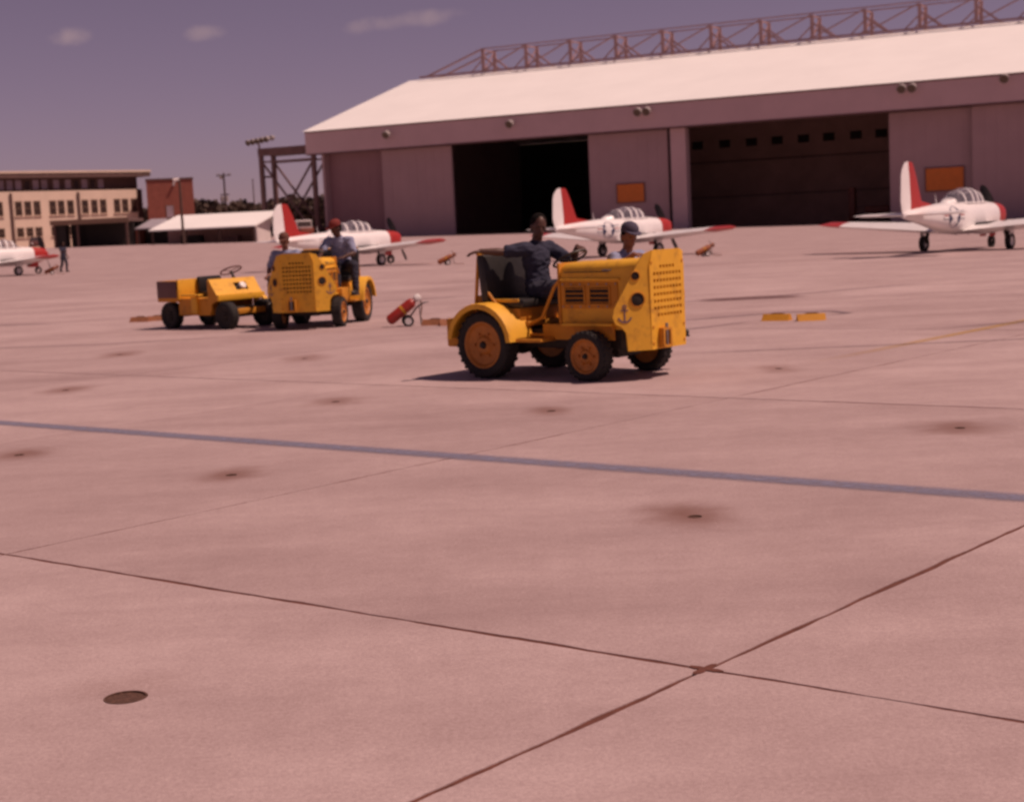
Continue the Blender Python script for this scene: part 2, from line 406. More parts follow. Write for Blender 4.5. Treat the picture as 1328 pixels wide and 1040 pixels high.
mb = MB(); rr_ = random.Random(3); c_ = un(4.375, -2.954)
pts = []
for k in range(26):
    a_ = 2 * math.pi * k / 26; q_ = abs(math.cos(2 * a_)) ** 3
    pts.append(c_ + GU * math.cos(a_) * (.022 + .05 * q_ + rr_.uniform(-.006, .006)) + GN * math.sin(a_) * (.022 + .05 * q_ + rr_.uniform(-.006, .006)))
mb.prism(pts, (0, 0, .004)); mb.build("tar_blot", M['tar'], apron, False)
# tie-down sockets
sock = MB(); sock.lathe([(.0765, -.004), (.0765, .0015), (.069, .0015), (.068, -.05), (.055, -.068), (.0, -.072)], n=24)
s0 = empty("tie_down_socket", label="x", cat="tie-down", group="tie-down sockets sunk into the apron")
sock.build("dish", M['rust'], s0); MB().cyl((-.066, .01, -.024), (.066, -.01, -.024), .008, n=8).build("crossbar", M['rust'], s0)
SOCK_L = ["round dark tie-down socket nearest the camera, in an unstained slab", "tie-down socket in the smaller brown stain under the blue-grey stripe, left half",
          "tie-down socket in the dark smear nearest below the blue-grey stripe", "tie-down socket in the wide dark stain beyond the stripe at far right",
          "tie-down socket in the stain right in front of the nearest tow tractor", "tie-down socket in the faint stain ahead of the slab crossing, left of the tractor",
          "tie-down socket in the stain just under the stripe at the left edge", "tie-down socket in the stain beside the joint at the left edge beyond the stripe",
          "tie-down socket in the stain in front of the low driverless tug", "tie-down socket in the stain in front of the second tractor",
          "tie-down socket in the small stain to the right of the nearest tractor"]
for k, (x, y) in enumerate(CUPS):
    o = place(s0 if k == 0 else copy_tree(s0), (x, y, 0), random.uniform(0, 3), SOCK_L[k])
    if k: o.scale = (.5, .5, 1)

# painted lines and tyre marks: thin sheets just above the slabs
def worn_sheet(name, col, cover, scale, soft=True, rough=.8, streak=1.0):
    m = bpy.data.materials.new(name); m.use_nodes = True
    n = m.node_tree.nodes; l = m.node_tree.links; p = n["Principled BSDF"]; p.inputs['Roughness'].default_value = rough; p.inputs['Specular IOR Level'].default_value = .3
    uv = n.new("ShaderNodeUVMap"); sp = n.new("ShaderNodeSeparateXYZ"); l.new(uv.outputs[0], sp.inputs[0])
    geo = n.new("ShaderNodeNewGeometry"); a = n.new("ShaderNodeTexNoise"); a.inputs['Scale'].default_value = scale; a.inputs['Detail'].default_value = 7; a.inputs['Roughness'].default_value = .7
    l.new(geo.outputs['Position'], a.inputs['Vector'])
    rmp = n.new("ShaderNodeMixRGB"); rmp.inputs[1].default_value = tuple(c * .85 for c in col) + (1,); rmp.inputs[2].default_value = tuple(c * 1.15 for c in col) + (1,)
    l.new(a.outputs['Fac'], rmp.inputs[0]); l.new(rmp.outputs[0], p.inputs['Base Color'])
    ab = n.new("ShaderNodeMath"); ab.operation = 'PINGPONG'; ab.inputs[1].default_value = .5; l.new(sp.outputs['Y'], ab.inputs[0])
    ed = n.new("ShaderNodeMapRange"); ed.interpolation_type = 'SMOOTHSTEP'; ed.inputs[1].default_value = 0; ed.inputs[2].default_value = .42 if soft else .12; l.new(ab.outputs[0], ed.inputs[0])
    ab2 = n.new("ShaderNodeMath"); ab2.operation = 'PINGPONG'; ab2.inputs[1].default_value = .5; l.new(sp.outputs['X'], ab2.inputs[0])
    ed2 = n.new("ShaderNodeMapRange"); ed2.interpolation_type = 'SMOOTHSTEP'; ed2.inputs[1].default_value = 0; ed2.inputs[2].default_value = .25 * streak + .0001; l.new(ab2.outputs[0], ed2.inputs[0])
    nm = n.new("ShaderNodeMapRange"); nm.inputs[1].default_value = .32; nm.inputs[2].default_value = .62; nm.inputs[3].default_value = .45; nm.inputs[4].default_value = 1; l.new(a.outputs['Fac'], nm.inputs[0])
    k1 = n.new("ShaderNodeMath"); k1.operation = 'MULTIPLY'; l.new(ed.outputs[0], k1.inputs[0]); l.new(ed2.outputs[0], k1.inputs[1])
    k2 = n.new("ShaderNodeMath"); k2.operation = 'MULTIPLY'; l.new(k1.outputs[0], k2.inputs[0]); l.new(nm.outputs[0], k2.inputs[1])
    k3 = n.new("ShaderNodeMath"); k3.operation = 'MULTIPLY'; l.new(k2.outputs[0], k3.inputs[0]); k3.inputs[1].default_value = cover
    l.new(k3.outputs[0], p.inputs['Alpha'])
    return m
def ribbon(name, pts, w, m, z=.004):
    bm = bmesh.new(); uvl = bm.loops.layers.uv.new("UVMap"); rows = []
    for i, p in enumerate(pts):
        p = Vector((*p, z)); d = Vector((*pts[min(i + 1, len(pts) - 1)], z)) - Vector((*pts[max(i - 1, 0)], z)); d.normalize()
        s = Vector((-d.y, d.x, 0)) * w / 2
        rows.append((bm.verts.new(p + s), bm.verts.new(p - s), i / (len(pts) - 1)))
    for a, b in zip(rows, rows[1:]):
        f = bm.faces.new((a[0], b[0], b[1], a[1]))
        for lp, q in zip(f.loops, ((a[2], 0), (b[2], 0), (b[2], 1), (a[2], 1))): lp[uvl].uv = q
    bmesh.ops.recalc_face_normals(bm, faces=bm.faces)
    me = bpy.data.meshes.new(name); bm.to_mesh(me); bm.free(); me.materials.append(m)
    o = bpy.data.objects.new(name, me); COL.objects.link(o); return tag(o, kind='structure')
P = lambda u, n: un(u, n).to_2d()
ribbon("blue_grey_line", [P(7.886, n) for n in (-16, -12, -8, -4, -1, 3)], .33, worn_sheet("blue_grey_line_paint", (.20, .205, .285), .95, 14, soft=True, streak=0))
ribbon("yellow_line", [P(u, -8.0) for u in (13.8, 17, 20, 24, 29, 34)], .26, worn_sheet("faded_yellow_line", (.60, .36, .10), .62, 8))
MK = worn_sheet("tyre_rubber_marks", (.17, .12, .135), .45, 5)
MD = worn_sheet("dark_tyre_arc", (.12, .09, .12), .8, 5)
MR = worn_sheet("red_brown_patch", (.17, .075, .075), .75, 4)
for pts, w, m in [([(1.6, 17.6), (4.5, 17.4), (9, 17.2)], .22, MK), ([(1.9, 22.6), (3.2, 23.4), (4.3, 23.8), (5.0, 23.6), (5.15, 23.0), (4.7, 22.6)], .22, MD), ([(2.2, 21.0), (3.6, 22.2)], .25, MK),
                  ([(8.8, 27.8), (11, 27.5), (13.6, 27.3)], .5, MK), ([(2.0, 27.6), (5.0, 28.5), (9, 31)], .3, MK), ([(3.4, 28.2), (4.5, 28.2), (5.6, 28.2)], 1.6, MR),
                  ([(-8, 33), (-4, 33.5), (1, 35)], .5, MK), ([(-9.5, 24.5), (-6.5, 24.0), (-4, 24.4)], .25, MK),
                  ([(-9, 31.2), (-11, 31.4), (-13, 31.5)], .5, MK), ([(5, 19.2), (8, 20.2), (11, 22)], .35, MK)]:
    ribbon("tyre_mark", pts, w, m, .008)

# ------------------------------------------------------------------ hangar
H = empty("hangar", (-24.77, 200.88, 0), R(-26.61), "huge mauve hangar with white sloping roof and open dark bays", "hangar")
S1 = 118
hb = lambda s0_, s1_, w0, w1, z0, z1: MB().box(((s0_ + s1_) / 2, (w0 + w1) / 2, (z0 + z1) / 2), (s1_ - s0_, w1 - w0, z1 - z0))
hb(0, S1, -.9, .25, 11.65, 14.35).build("fascia", M['hangar'], H, False)
hb(0, S1, -1.0, .3, 14.353, 14.52).build("eaves_gutter", M['frame'], H, False)
hb(0, S1, -.95, .2, 11.50, 11.645).build("door_head_rail", M['frame'], H, False)
MB().prism([(-.25, -1.1, 14.53), (-.25, 27.5, 22.75), (-.25, 60, 14.2), (-.25, 60, 13.9), (-.25, 27.5, 22.45), (-.25, -1.1, 14.23 + .295)], (S1 + .25, 0, 0)).build("roof", M['roof'], H, False)
MB().prism([(1.6, .3, -1), (1.6, .3, 14.85), (1.6, 27.5, 22.44), (1.6, 59.5, 14.0), (1.6, 59.5, -1)], (.35, 0, 0)).build("end_wall", M['hangar2'], H, False)
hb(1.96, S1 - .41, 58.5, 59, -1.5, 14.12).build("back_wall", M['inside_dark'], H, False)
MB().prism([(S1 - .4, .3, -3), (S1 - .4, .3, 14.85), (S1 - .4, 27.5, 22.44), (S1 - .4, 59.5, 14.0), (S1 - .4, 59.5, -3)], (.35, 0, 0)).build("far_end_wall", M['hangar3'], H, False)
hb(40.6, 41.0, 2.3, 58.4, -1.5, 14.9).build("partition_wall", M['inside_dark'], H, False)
hb(41.01, S1 - .41, 28, 28.4, -2.5, 19).build("office_wall", M['inside'], H, False)
hb(41.01, S1 - .41, 27.8, 27.99, 8.2, 8.4).build("gallery_beam", M['frame'], H, False)
hb(41.01, S1 - .41, 27.8, 27.99, 3.6, 3.75).build("gallery_beam", M['frame'], H, False)
wn = None
for s in [43.32, 47.1, 50.8, 54.27, 57.76, 61.1, 64.6, 67.84, 71.3]:
    wfr = hb(s - .75, s + .75, 27.9, 27.995, 10.1, 11.15).build("window", M['inside_dark'], H, False)
    hb(s - .62, s + .62, 27.88, 27.897, 10.2, 11.05).build("pane", M['dark'], wfr, False)
for s0_, s1_, w_, m_, z1 in [(1.96, 10.4, 1.5, 'hangar3', 13), (10.45, 20.6, .6, 'hangar2', 11.48), (39.2, 49.2, .6, 'hangar2', 11.48), (74.65, 83.8, 1.5, 'hangar2', 11.48), (83.6, 94.5, .6, 'hangar2', 11.48), (94.6, 106, 1.5, 'hangar2', 11.48), (105.8, 117.6, .6, 'hangar2', 11.48)]:
    d = hb(s0_, s1_, w_, w_ + .35, -2, z1).build("door_panel" if z1 < 12 else "side_wall", M[m_], H, False)
    k = max(2, int((s1_ - s0_) / 1.15)); bt = MB()
    for q in range(k + 1):
        x = s0_ + .08 + (s1_ - s0_ - .16) * q / k
        bt.box((x, w_ - .008, 5), (.10, .016, 13 if z1 > 12 else 12.9))
    b_ = bt.build("cladding_rib", M[m_], d, False)
hb(49.75, 51.6, .1, 1.4, -2, 11.49).build("pillar", M['hangar'], H, False)
hb(49.2, 49.75, 1.1, 2.2, -2, 11.49).build("pillar_recess", M['inside_dark'], H, False)
for s0_, s1_, z0, z1, w_ in [(42.7, 46.2, 3.3, 5.5, .5), (78.5, 82.6, 2.8, 5.3, 1.4)]:
    sg = hb(s0_, s1_, w_ - .05, w_ + .02, z0, z1).build("sign_board", M['sign'], H, False)
    fm = MB()
    for z in (z0, z1): fm.box(((s0_ + s1_) / 2, w_ - .05, z), (s1_ - s0_ + .12, .12, .1))
    for s in (s0_, s1_): fm.box((s, w_ - .05, (z0 + z1) / 2), (.1, .115, z1 - z0 - .1))
    fm.build("sign_frame", M['frame'], sg, False)
for s, z, big in [(12.7, 13.5, 0), (47.1, 13.8, 1), (77.3, 14.0, 1), (87.3, 14.2, 0), (30, 13.6, 0)]:
    fl = MB()
    for q in ((-.55, .55) if big else (0,)):
        fl.cyl((s + q, -1.35, z - .05), (s + q, -1.9, z - .3), .42, .5, 14)
        fl.cyl((s + q, -.9, z), (s + q, -1.36, z - .05), .07, n=8)
    f_ = fl.build("floodlight", M['grey'], H)
    g_ = MB()
    for q in ((-.55, .55) if big else (0,)): g_.cyl((s + q, -1.9, z - .3), (s + q, -1.93, z - .315), .45, n=14)
    g_.build("lens", M['lens'], f_)
# roof trusses standing above the ridge
for w_ in (26.6, 30.2):
    zb = 23.0
    ch = MB(); ch.bar((3.2, w_, zb), (12.4, w_, 26.1), .22); ch.bar((12.4, w_, 26.1), (S1 - 2, w_, 26.3), .15)
    ch.build("truss_top_chord", M['truss'], H, False)
    MB().bar((2, w_, zb), (S1 - 1, w_, zb), .25).build("truss_bottom_chord", M['truss'], H, False)
    for k in range(16):
        s = 12.4 + 6.75 * k
        if s > S1 - 2: break
        MB().bar((s, w_, zb), (s, w_, 26.0), .42, .3).build("truss_post", M['truss'], H, False)
        br = MB(); br.bar((s + .1, w_, 25.0), (s + 2.6, w_, zb), .22); br.bar((s - .1, w_, 24.6), (s - 1.9, w_, zb), .16)
        if w_ < 28: br.bar((s, w_, zb + .1), (s + 6.6, w_, 26.0), .17)
        br.build("truss_brace", M['truss'], H, False)
for k in range(16):
    s = 12.4 + 6.75 * k
    if s < S1 - 2: MB().bar((s, 26.7, 25.9), (s, 30.1, 25.9), .16).bar((s, 26.7, 23.1), (s, 30.1, 25.8), .14).build("cross_tie", M['truss'], H, False)
# door track outrigger on the left flank
for w_ in (0, 2.8):
    hb(-8.0, -.05, w_ - .3, w_ + .3, 11.9, 12.9).build("track_beam", M['frame'], H, False)
    MB().bar((-7.6, w_, 11.1), (1.0, w_, 11.1), .22).build("tie_beam", M['frame'], H, False)
    for s in (-7.7, .55): MB().bar((s, w_, -1), (s, w_, 11.88), .55, .45).build("track_post", M['frame'], H, False)
    MB().bar((-7.5, w_, 11), (.3, w_, 1), .26, .2).build("cross_brace", M['frame'], H, False)
    MB().bar((.35, w_ + .25, 11), (-7.4, w_ + .25, 1), .26, .2).build("cross_brace", M['frame'], H, False)
hb(-7.9, -.05, .32, 2.48, 12.2, 12.4).build("track_deck", M['frame'], H, False)
for z in (5.2, 9.2): MB().bar((-7.7, .25, z), (-7.7, 2.55, z), .25).build("strut", M['frame'], H, False)
MB().cyl((-7.9, 0, 12.9), (-7.9, 0, 13.8), .12, n=8).build("lamp_mast", M['frame'], H)
MB().bar((-9.3, 0, 13.75), (-6.2, .3, 14.05), .16).build("lamp_bar", M['frame'], H, False)
for q in range(5):
    x = -9.2 + q * .74
    a = MB(); a.cyl((x, -.05, 13.95 + q * .07), (x - .1, -.6, 13.7 + q * .07), .22, .42, 12); a.cyl((x, .3, 14.1 + q * .07), (x + .05, .8, 13.9 + q * .07), .2, .36, 12)
    lm = a.build("floodlight", M['grey'], H)
    MB().cyl((x - .1, -.6, 13.7 + q * .07), (x - .105, -.63, 13.69 + q * .07), .38, n=12).build("lens", M['lens'], lm)

# ------------------------------------------------------------------ three-storey block at the left
B = empty("office_block", (-53.52, 232, 0), R(46.3), "cream three-storey block with grouped dark windows and flat overhanging roof", "building")
X0 = -52
hb2 = lambda x0, x1, y0, y1, z0, z1: MB().box(((x0 + x1) / 2, (y0 + y1) / 2, (z0 + z1) / 2), (x1 - x0, y1 - y0, z1 - z0))
hb2(X0, -1.75, 0, 14, -1, 9.25).build("wall", M['cream'], B, False)
hb2(-1.74, -.3, .8, 14, -1, 9.3).build("recess_wall", M['brownroof'], B, False)
hb2(X0, -.9, 1.0, 13.5, 9.26, 11.1).build("top_storey", M['brownroof'], B, False)
hb2(X0 - .5, .3, -.9, 14.5, 11.1, 11.75).build("roof_fascia", M['brownroof'], B, False)
hb2(X0 - .6, .4, -1.0, 14.6, 11.752, 12.05).build("roof", M['cream'], B, False)
x = -7.2
while x > X0 + 1:
    w_ = hb2(x - .55, x + .55, .9, .99, 9.45, 10.95).build("window", M['winframe'], B, False)
    pl = hb2(x - .45, x + .45, .86, .895, 9.55, 10.85).build("pane", M['pane_light'] if random.random() < .6 else M['pane'], w_, False)
    x -= 1.35 if random.random() < .8 else 1.9
gx = [-1.75 - .6 - 0, -3.88, -5.26, -7.6, -9.07, -10.6, -12.98, -14.47, -15.82, -18.31, -19.74, -21.17]
gx += [v - 8.2 for v in gx[-3:]] + [v - 13.4 for v in gx[-3:]] + [v - 18.6 for v in gx[-3:]] + [v - 23.8 for v in gx[-3:]]
gx += [-24.1, -25.4]
for x in gx:
    for z0, z1 in ((5.85, 7.9), (2.85, 4.2)):
        w_ = hb2(x - .55, x + .55, -.03, -.002, z0, z1).build("window", M['winframe'], B, False)
        hb2(x - .45, x + .45, -.05, -.032, z0 + .1, z1 - .12).build("pane", M['pane'], w_, False)
        MB().box((x, -.062, (z0 + z1) / 2), (1.0, .02, .07)).build("glazing_bar", M['winframe'], w_, False)
        MB().box((x, -.1, z0 - .06), (1.3, .2, .1)).build("sill", M['cream'], w_, False)
for x in (-11.67, -22.3, -33): MB().box((x, -.15, 4.4), (.28, .28, 9.2)).build("downpipe", M['brownroof'], B, False)
T = empty("brick_tower", (-52.4, 228.5, 0), R(13), "plain red-brown brick tower beside the cream block", "building")
hb2(-.3, 6.5, 0, 6, -1, 10.35).build("wall", M['brick'], T, False)
hb2(-.4, 6.6, -.1, 6.1, 10.352, 10.6).build("coping", M['brownroof'], T, False)
for k, (x, z) in enumerate([(2.9, 6.2), (2.4, 5.2), (2.95, 4.9), (3.5, 5.2)]):
    pass
dw = hb2(2.3, 3.5, -.04, -.002, 4.7, 6.6).build("window", M['winframe'], T, False)
hb2(2.42, 3.38, -.06, -.042, 4.8, 6.5).build("pane", M['pane_light'], dw, False)
MB().cyl((3.7, -.05, 9.7), (3.7, -.4, 9.6), .22, n=10).build("wall_lamp", M['whitewall'], T)

# sheds in front of the block
A = empty("open_shed", (-58.6, 199.5, .85), R(0), "low dark open-fronted shed with flat brown roof before the cream block", "shed")
hb2(0, 9.8, 0, 9, 3.35, 3.75).build("roof", M['brownroof'], A, False)
hb2(-.2, 10, -.25, -.02, 3.2, 3.85).build("roof_edge", M['winframe'], A, False)
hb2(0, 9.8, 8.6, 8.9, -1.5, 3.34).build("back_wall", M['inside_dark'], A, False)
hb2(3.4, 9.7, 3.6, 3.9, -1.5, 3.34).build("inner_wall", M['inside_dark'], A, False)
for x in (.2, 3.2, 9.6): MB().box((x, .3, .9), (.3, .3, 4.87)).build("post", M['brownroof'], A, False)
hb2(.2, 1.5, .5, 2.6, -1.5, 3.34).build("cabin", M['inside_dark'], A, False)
A2 = empty("lean_to_shed", (-48.75, 203, .7), R(-3), "lean-to shed with grey tin roof between the dark shed and the white one", "shed")
MB().prism([(0, 0, 2.5), (0, 8, 3.75), (0, 8, 3.6), (0, 0, 2.35)], (11, 0, 0)).build("roof", M['lavender'], A2, False)
hb2(0, 11, 7.4, 7.7, -1.5, 3.4).build("back_wall", M['brick'], A2, False)
hb2(.0, .3, .3, 7.3, -1.5, 2.3).build("side_wall", M['brick'], A2, False)
for x in (.4, 5.4, 10.6): MB().box((x, .2, .5), (.22, .22, 3.7)).build("post", M['pole'], A2, False)
hb2(.7, 5, 2.6, 2.9, -1.5, 2.55).build("inner_wall", M['inside_dark'], A2, False)
A3 = empty("white_shed", (-43.6, 189.5, .45), R(-6), "open shed with white pitched roof and white end wall left of the hangar", "shed")
MB().prism([(-.2, -.2, 2.35), (1.3, 7, 4.1), (1.3, 7, 3.95), (-.2, -.2, 2.2)], (13.5, 0, 0)).build("front_slope", M['roof'], A3, False)
MB().prism([(1.3, 7.0, 4.1), (0, 14, 2.2), (0, 14, 2.05), (1.3, 7.0, 3.95)], (12.0, 0, 0)).build("back_slope", M['roof'], A3, False)
MB().prism([(13.1, .6, -1.5), (13.1, 7, -1.5), (13.1, 7, 3.93), (13.1, .4, 2.30)], (.2, 0, 0)).build("end_wall", M['whitewall'], A3, False)
hb2(0, 13, 6.6, 6.9, -1.5, 3.8).build("back_wall", M['inside'], A3, False)
for x in (.2, 4.4, 8.7, 13.0): MB().box((x, .1, .35), (.2, .2, 3.6)).build("post", M['pole'], A3, False)
hb2(2.6, 5.2, 3.5, 5, -1.5, 1.5).build("crate_stack", M['inside_dark'], A3, False)
hb2(8, 10, 3.5, 5, -1.5, 1.2).build("workbench", M['frame'], A3, False)

# poles
def pole(loc, h, label, cross=False, lamp=False, r=.16):
    o = empty("utility_pole", loc, R(-12), label, "utility pole")
    MB().cyl((0, 0, -1), (0, 0, h), r * 1.15, r * .75, 10).build("post", M['pole'], o)
    if cross:
        MB().bar((-1.5, 0, h - .5), (1.5, 0, h - .5), .25, .2).build("crossarm", M['pole'], o, False)
        MB().bar((-.9, .0, h - 4.2), (.9, 0, h - 4.2), .2).build("crossarm", M['pole'], o, False)
        for x in (-1.3, -.9, .9, 1.3): MB().cyl((x, 0, h - .38), (x, 0, h - .05), .1, .06, 8).build("insulator", M['grey'], o)
        for x in (-.5, .45): MB().cyl((x, -.3, h - 5.6), (x, -.3, h - 4.5), .34, n=12).build("transformer", M['grey'], o)
        MB().cyl((-.75, -.1, h - .9), (-.25, -.1, h - .9), .3, n=10).build("transformer", M['grey'], o)
    if lamp: MB().cyl((0, -.1, h - .1), (-.55, -.5, h - .25), .16, .24, 10).build("lamp", M['whitewall'], o)
    return o
pole((-37.6, 180, .4), 8.2, "brown timber pole standing in front of the brick tower and white shed", lamp=True)
pole((-54, 300, .5), 13.4, "tall timber pole with crossarms and transformers on the skyline", cross=True, r=.22)
pole((-48.4, 300, .5), 12.0, "thin bare pole on the skyline just left of the steel door frame", r=.13)

# far wood
random.seed(11)
bm = bmesh.new()
for k in range(15000):
    x = random.uniform(-150, -15); y = 420 + random.uniform(-12, 12)
    top = 9.6 + .6 * math.sin(x * .21) + .6 * math.sin(x * .53 + 1) + .6 * math.sin(x * 1.3) + (x + 80) * .006
    z = top * (1 - random.random() ** 1.6 * 1.0) + random.uniform(-.6, .9)
    c = Vector((x, y, max(.2, z))); a = Vector((random.gauss(0, 1), random.gauss(0, 1), random.gauss(0, 1))).normalized()
    b = a.orthogonal().normalized(); q = random.uniform(.5, 1.1); cc = a.cross(b)
    bm.faces.new([bm.verts.new(c + v * q) for v in (b, cc, -b * .9, -cc * .8)])
for x in range(-150, -14, 3):
    vs_ = [bm.verts.new((x + dx, 425 + dy, z)) for dx, dy, z in ((-1.8, 0, -1), (1.8, 0, -1), (1.6, 0, 8.0), (-1.6, 0, 8.3))]; bm.faces.new(vs_)
mb = MB(); mb.bm.free(); mb.bm = bm
tag(mb.build("far_wood", M['leaf'], None, False), "dark band of distant woodland along the skyline", "wood", kind='stuff')

# ------------------------------------------------------------------ wheels shared by vehicles
def tyre_mesh(mb, c, r, w, T=None):
    c = Vector(c); T = Matrix.Translation(c) @ Matrix.Rotation(R(90), 4, 'X')
    q = w / 2; ri = r * .66
    mb.lathe([(ri, -q * .75), (r * .80, -q * 1.0), (r * .93, -q * .96), (r * .99, -q * .72), (r, -q * .3), (r, q * .3), (r * .99, q * .72), (r * .93, q * .96), (r * .80, q), (ri, q * .75)], T, 28, caps=False)
    n = 26
    for k in range(n):                                  # tread lugs
        a = 2 * math.pi * k / n
        for sgn in (-1, 1):
            p0 = c + Vector((math.cos(a) * (r - .004), sgn * q * .08, math.sin(a) * (r - .004)))
            mb.box(p0 + Vector((0, sgn * q * .42, 0)), (.016, q * .72, .03), Matrix.Rotation(-a, 3, 'Y') @ Matrix.Rotation(sgn * .35, 3, 'X'))
def wheel(parent, c, r, w, rim_mat, side, dish=.35):
    mb = MB(); tyre_mesh(mb, c, r, w); t = mb.build("wheel", M['rubber'], parent)
    c = Vector(c); T = Matrix.Translation(c) @ Matrix.Rotation(R(90) * (1 if side < 0 else -1), 4, 'X')
    q = w / 2
    mb = MB(); mb.lathe([(r * .67, -q * .6), (r * .70, q * .86), (r * .645, q * .88), (r * .58, q * .62), (r * .30, q * .50), (r * .22, q * .72), (0, q * .72)], T, 24)
    for k in range(6):
        a = 2 * math.pi * k / 6
        p = T @ Vector((math.cos(a) * r * .36, math.sin(a) * r * .36, q * .50)); d = (T.to_3x3() @ Vector((0, 0, 1))).normalized()
        mb.cyl(p, p + d * .025, .014, n=6)
    mb.build("rim", rim_mat, t)
    p = T @ Vector((0, 0, q * .72)); d = (T.to_3x3() @ Vector((0, 0, 1))).normalized()
    MB().cyl(p, p + d * .03, r * .12, r * .08, 10).build("hub_cap", M['grease'], t)
    return t

# ------------------------------------------------------------------ tow tractor
REAR = {'rear_axle', 'rear_weight', 'rear_hitch', 'deck', 'footwell', 'fender', 'inner_guard', 'side_rail', 'seat_box', 'seat_cushion', 'seat_back', 'seat_edge', 'seat_frame', 'tool_box', 'steering_column', 'steering_wheel', 'gear_lever', 'pedal', 'dash_panel', 'gauge_panel'}
def tow_tractor():
    t = empty("tow_tractor", label="x", cat="tow tractor", group="yellow aircraft tow tractors")
    Y, D, G = M['yellow'], M['yellow_dull'], M['grease']
    MB().box((-.66, 0, .40), (1.83, .62, .20), bev=.02).build("chassis", G, t)
    MB().box((-.20, 0, .30), (.7, .44, .2), bev=.05).build("gearbox", G, t)
    MB().cyl((-1.4, -.5, .35), (-1.4, .5, .35), .07, n=12).ell((-1.4, 0, .35), (.15, .15, .15)).build("rear_axle", G, t)
    MB().cyl((0, -.46, .25), (0, .46, .25), .045, n=10).bar((.02, -.4, .33), (.02, .4, .33), .1, .12).build("front_axle", G, t)
    MB().cyl((-.62, .3, .3), (-1.05, .3, .3), .07, n=10).build("exhaust_pipe", G, t)
    wheel(t, (0, .52, .25), .25, .17, M['orange'], 1); wheel(t, (0, -.52, .25), .25, .17, M['orange'], -1)
    wheel(t, (-1.4, .56, .35), .35, .22, M['orange'], 1); wheel(t, (-1.4, -.56, .35), .35, .22, M['orange'], -1)
    # hood: rounded-shoulder shell
    def sec(x, zt, hw):
        pts = [(x, -hw, .50), (x, -hw, zt - .09)]
        for a in range(1, 6): pts.append((x, -hw + .09 * (1 - math.cos(R(18 * a))), zt - .09 + .09 * math.sin(R(18 * a))))
        pts += [(x, 0, zt + .015)]
        for a in range(5, 0, -1): pts.append((x, hw - .09 * (1 - math.cos(R(18 * a))), zt - .09 + .09 * math.sin(R(18 * a))))
        pts += [(x, hw, zt - .09), (x, hw, .50)]
        return pts
    MB().loft([sec(-.44, 1.15, .36), sec(-.42, 1.16, .365), sec(.2, 1.175, .37), sec(.5, 1.185, .37)]).build("hood", Y, t)
    MB().box((-.575, 0, .84), (.03, .76, .66), bev=.008).build("dash_panel", D, t)
    MB().box((-.595, .12, 1.0), (.015, .24, .14), bev=.004).build("gauge_panel", M['black'], t)
    for s in (-1, 1):
        pan = MB().box((-.07, s * .374, .84), (.70, .012, .26), bev=.003).build("side_panel", D, t)
        for x in (-.25, .06):
            v = MB(); z0, z1, w2 = .75, .93, .125
            for zz in (z0, z1): v.box((x, s * .386, zz), (w2 * 2 + .02, .014, .016))
            for xx in (x - w2, x + w2): v.box((xx, s * .386, (z0 + z1) / 2), (.016, .014, z1 - z0))
            vv = v.build("vent", D, t)
            MB().box((x, s * .3815, .84), (w2 * 2 - .01, .004, z1 - z0 - .01)).build("vent_recess", M['dark'], vv)  # flat dark sheet painting the shade of the vent opening
            for k in range(4):
                MB().box((x, s * .386, .772 + k * .045), (w2 * 2 - .02, .012, .007), Matrix.Rotation(s * .6, 3, 'X')).build("louvre", D, vv, False)
        MB().box((-.06, s * .385, 1.0), (.74, .03, .02), bev=.005).build("trim_strip", Y, t)
        bl = MB()
        for x in [-.40 + .11 * k for k in range(7)]:
            for z in (.73, .955): bl.cyl((x, s * .38, z), (x, s * .388, z), .009, n=6)
        bl.build("bolt_row", M['steel'], pan)
        MB().box((-.10, s * .384, 1.075), (.56, .006, .008)).build("hood_seam", M['dark'], t)
        MB().tube([(.12, s * .372, 1.09), (.12, s * .40, 1.09), (.20, s * .40, 1.09), (.20, s * .372, 1.09)], .008, 6).build("hood_latch", M['steel'], t)
        MB().tube([(-.40, s * .33, .50), (-.30, s * .36, .42), (-.05, s * .36, .40), (.12, s * .30, .46)], .016, 6).build("hose", M['black'], t)
        MB().box((-.05, s * .42, .555), (.62, .12, .025), bev=.006).build("side_ledge", Y, t)
        MB().box((-.22, s * .385, .475), (.90, .02, .16), bev=.005).build("side_skirt", D, t)
    # front guard: flat slotted plate, two chamfered wings
    nx, nz = 9, 8
    yy = [-.30]; step = .50 / nx
    for k in range(nx): yy += [-.25 + step * k + step * .19, -.25 + step * k + step * .81]
    yy.append(.30)
    zz = [.30]; zs = .54 / nz
    for k in range(nz): zz += [.60 + zs * k + zs * .27, .60 + zs * k + zs * .73]
    zz.append(1.27)
    g = MB(); V = {}
    for side, x in ((0, .615), (1, .585)):
        for i, y in enumerate(yy):
            for j, z in enumerate(zz):
                yj = y
                if z > 1.2: yj = y * .80
                V[side, i, j] = g.bm.verts.new((x, yj, z))
    def hole(i, j):
        if i % 2 == 0 or j % 2 == 0: return False
        row, colu = j // 2, i // 2
        if row == nz - 1: return 2 <= colu <= nx - 3
        if row == 0: return 1 <= colu <= nx - 1
        return True
    I, J = len(yy) - 1, len(zz) - 1
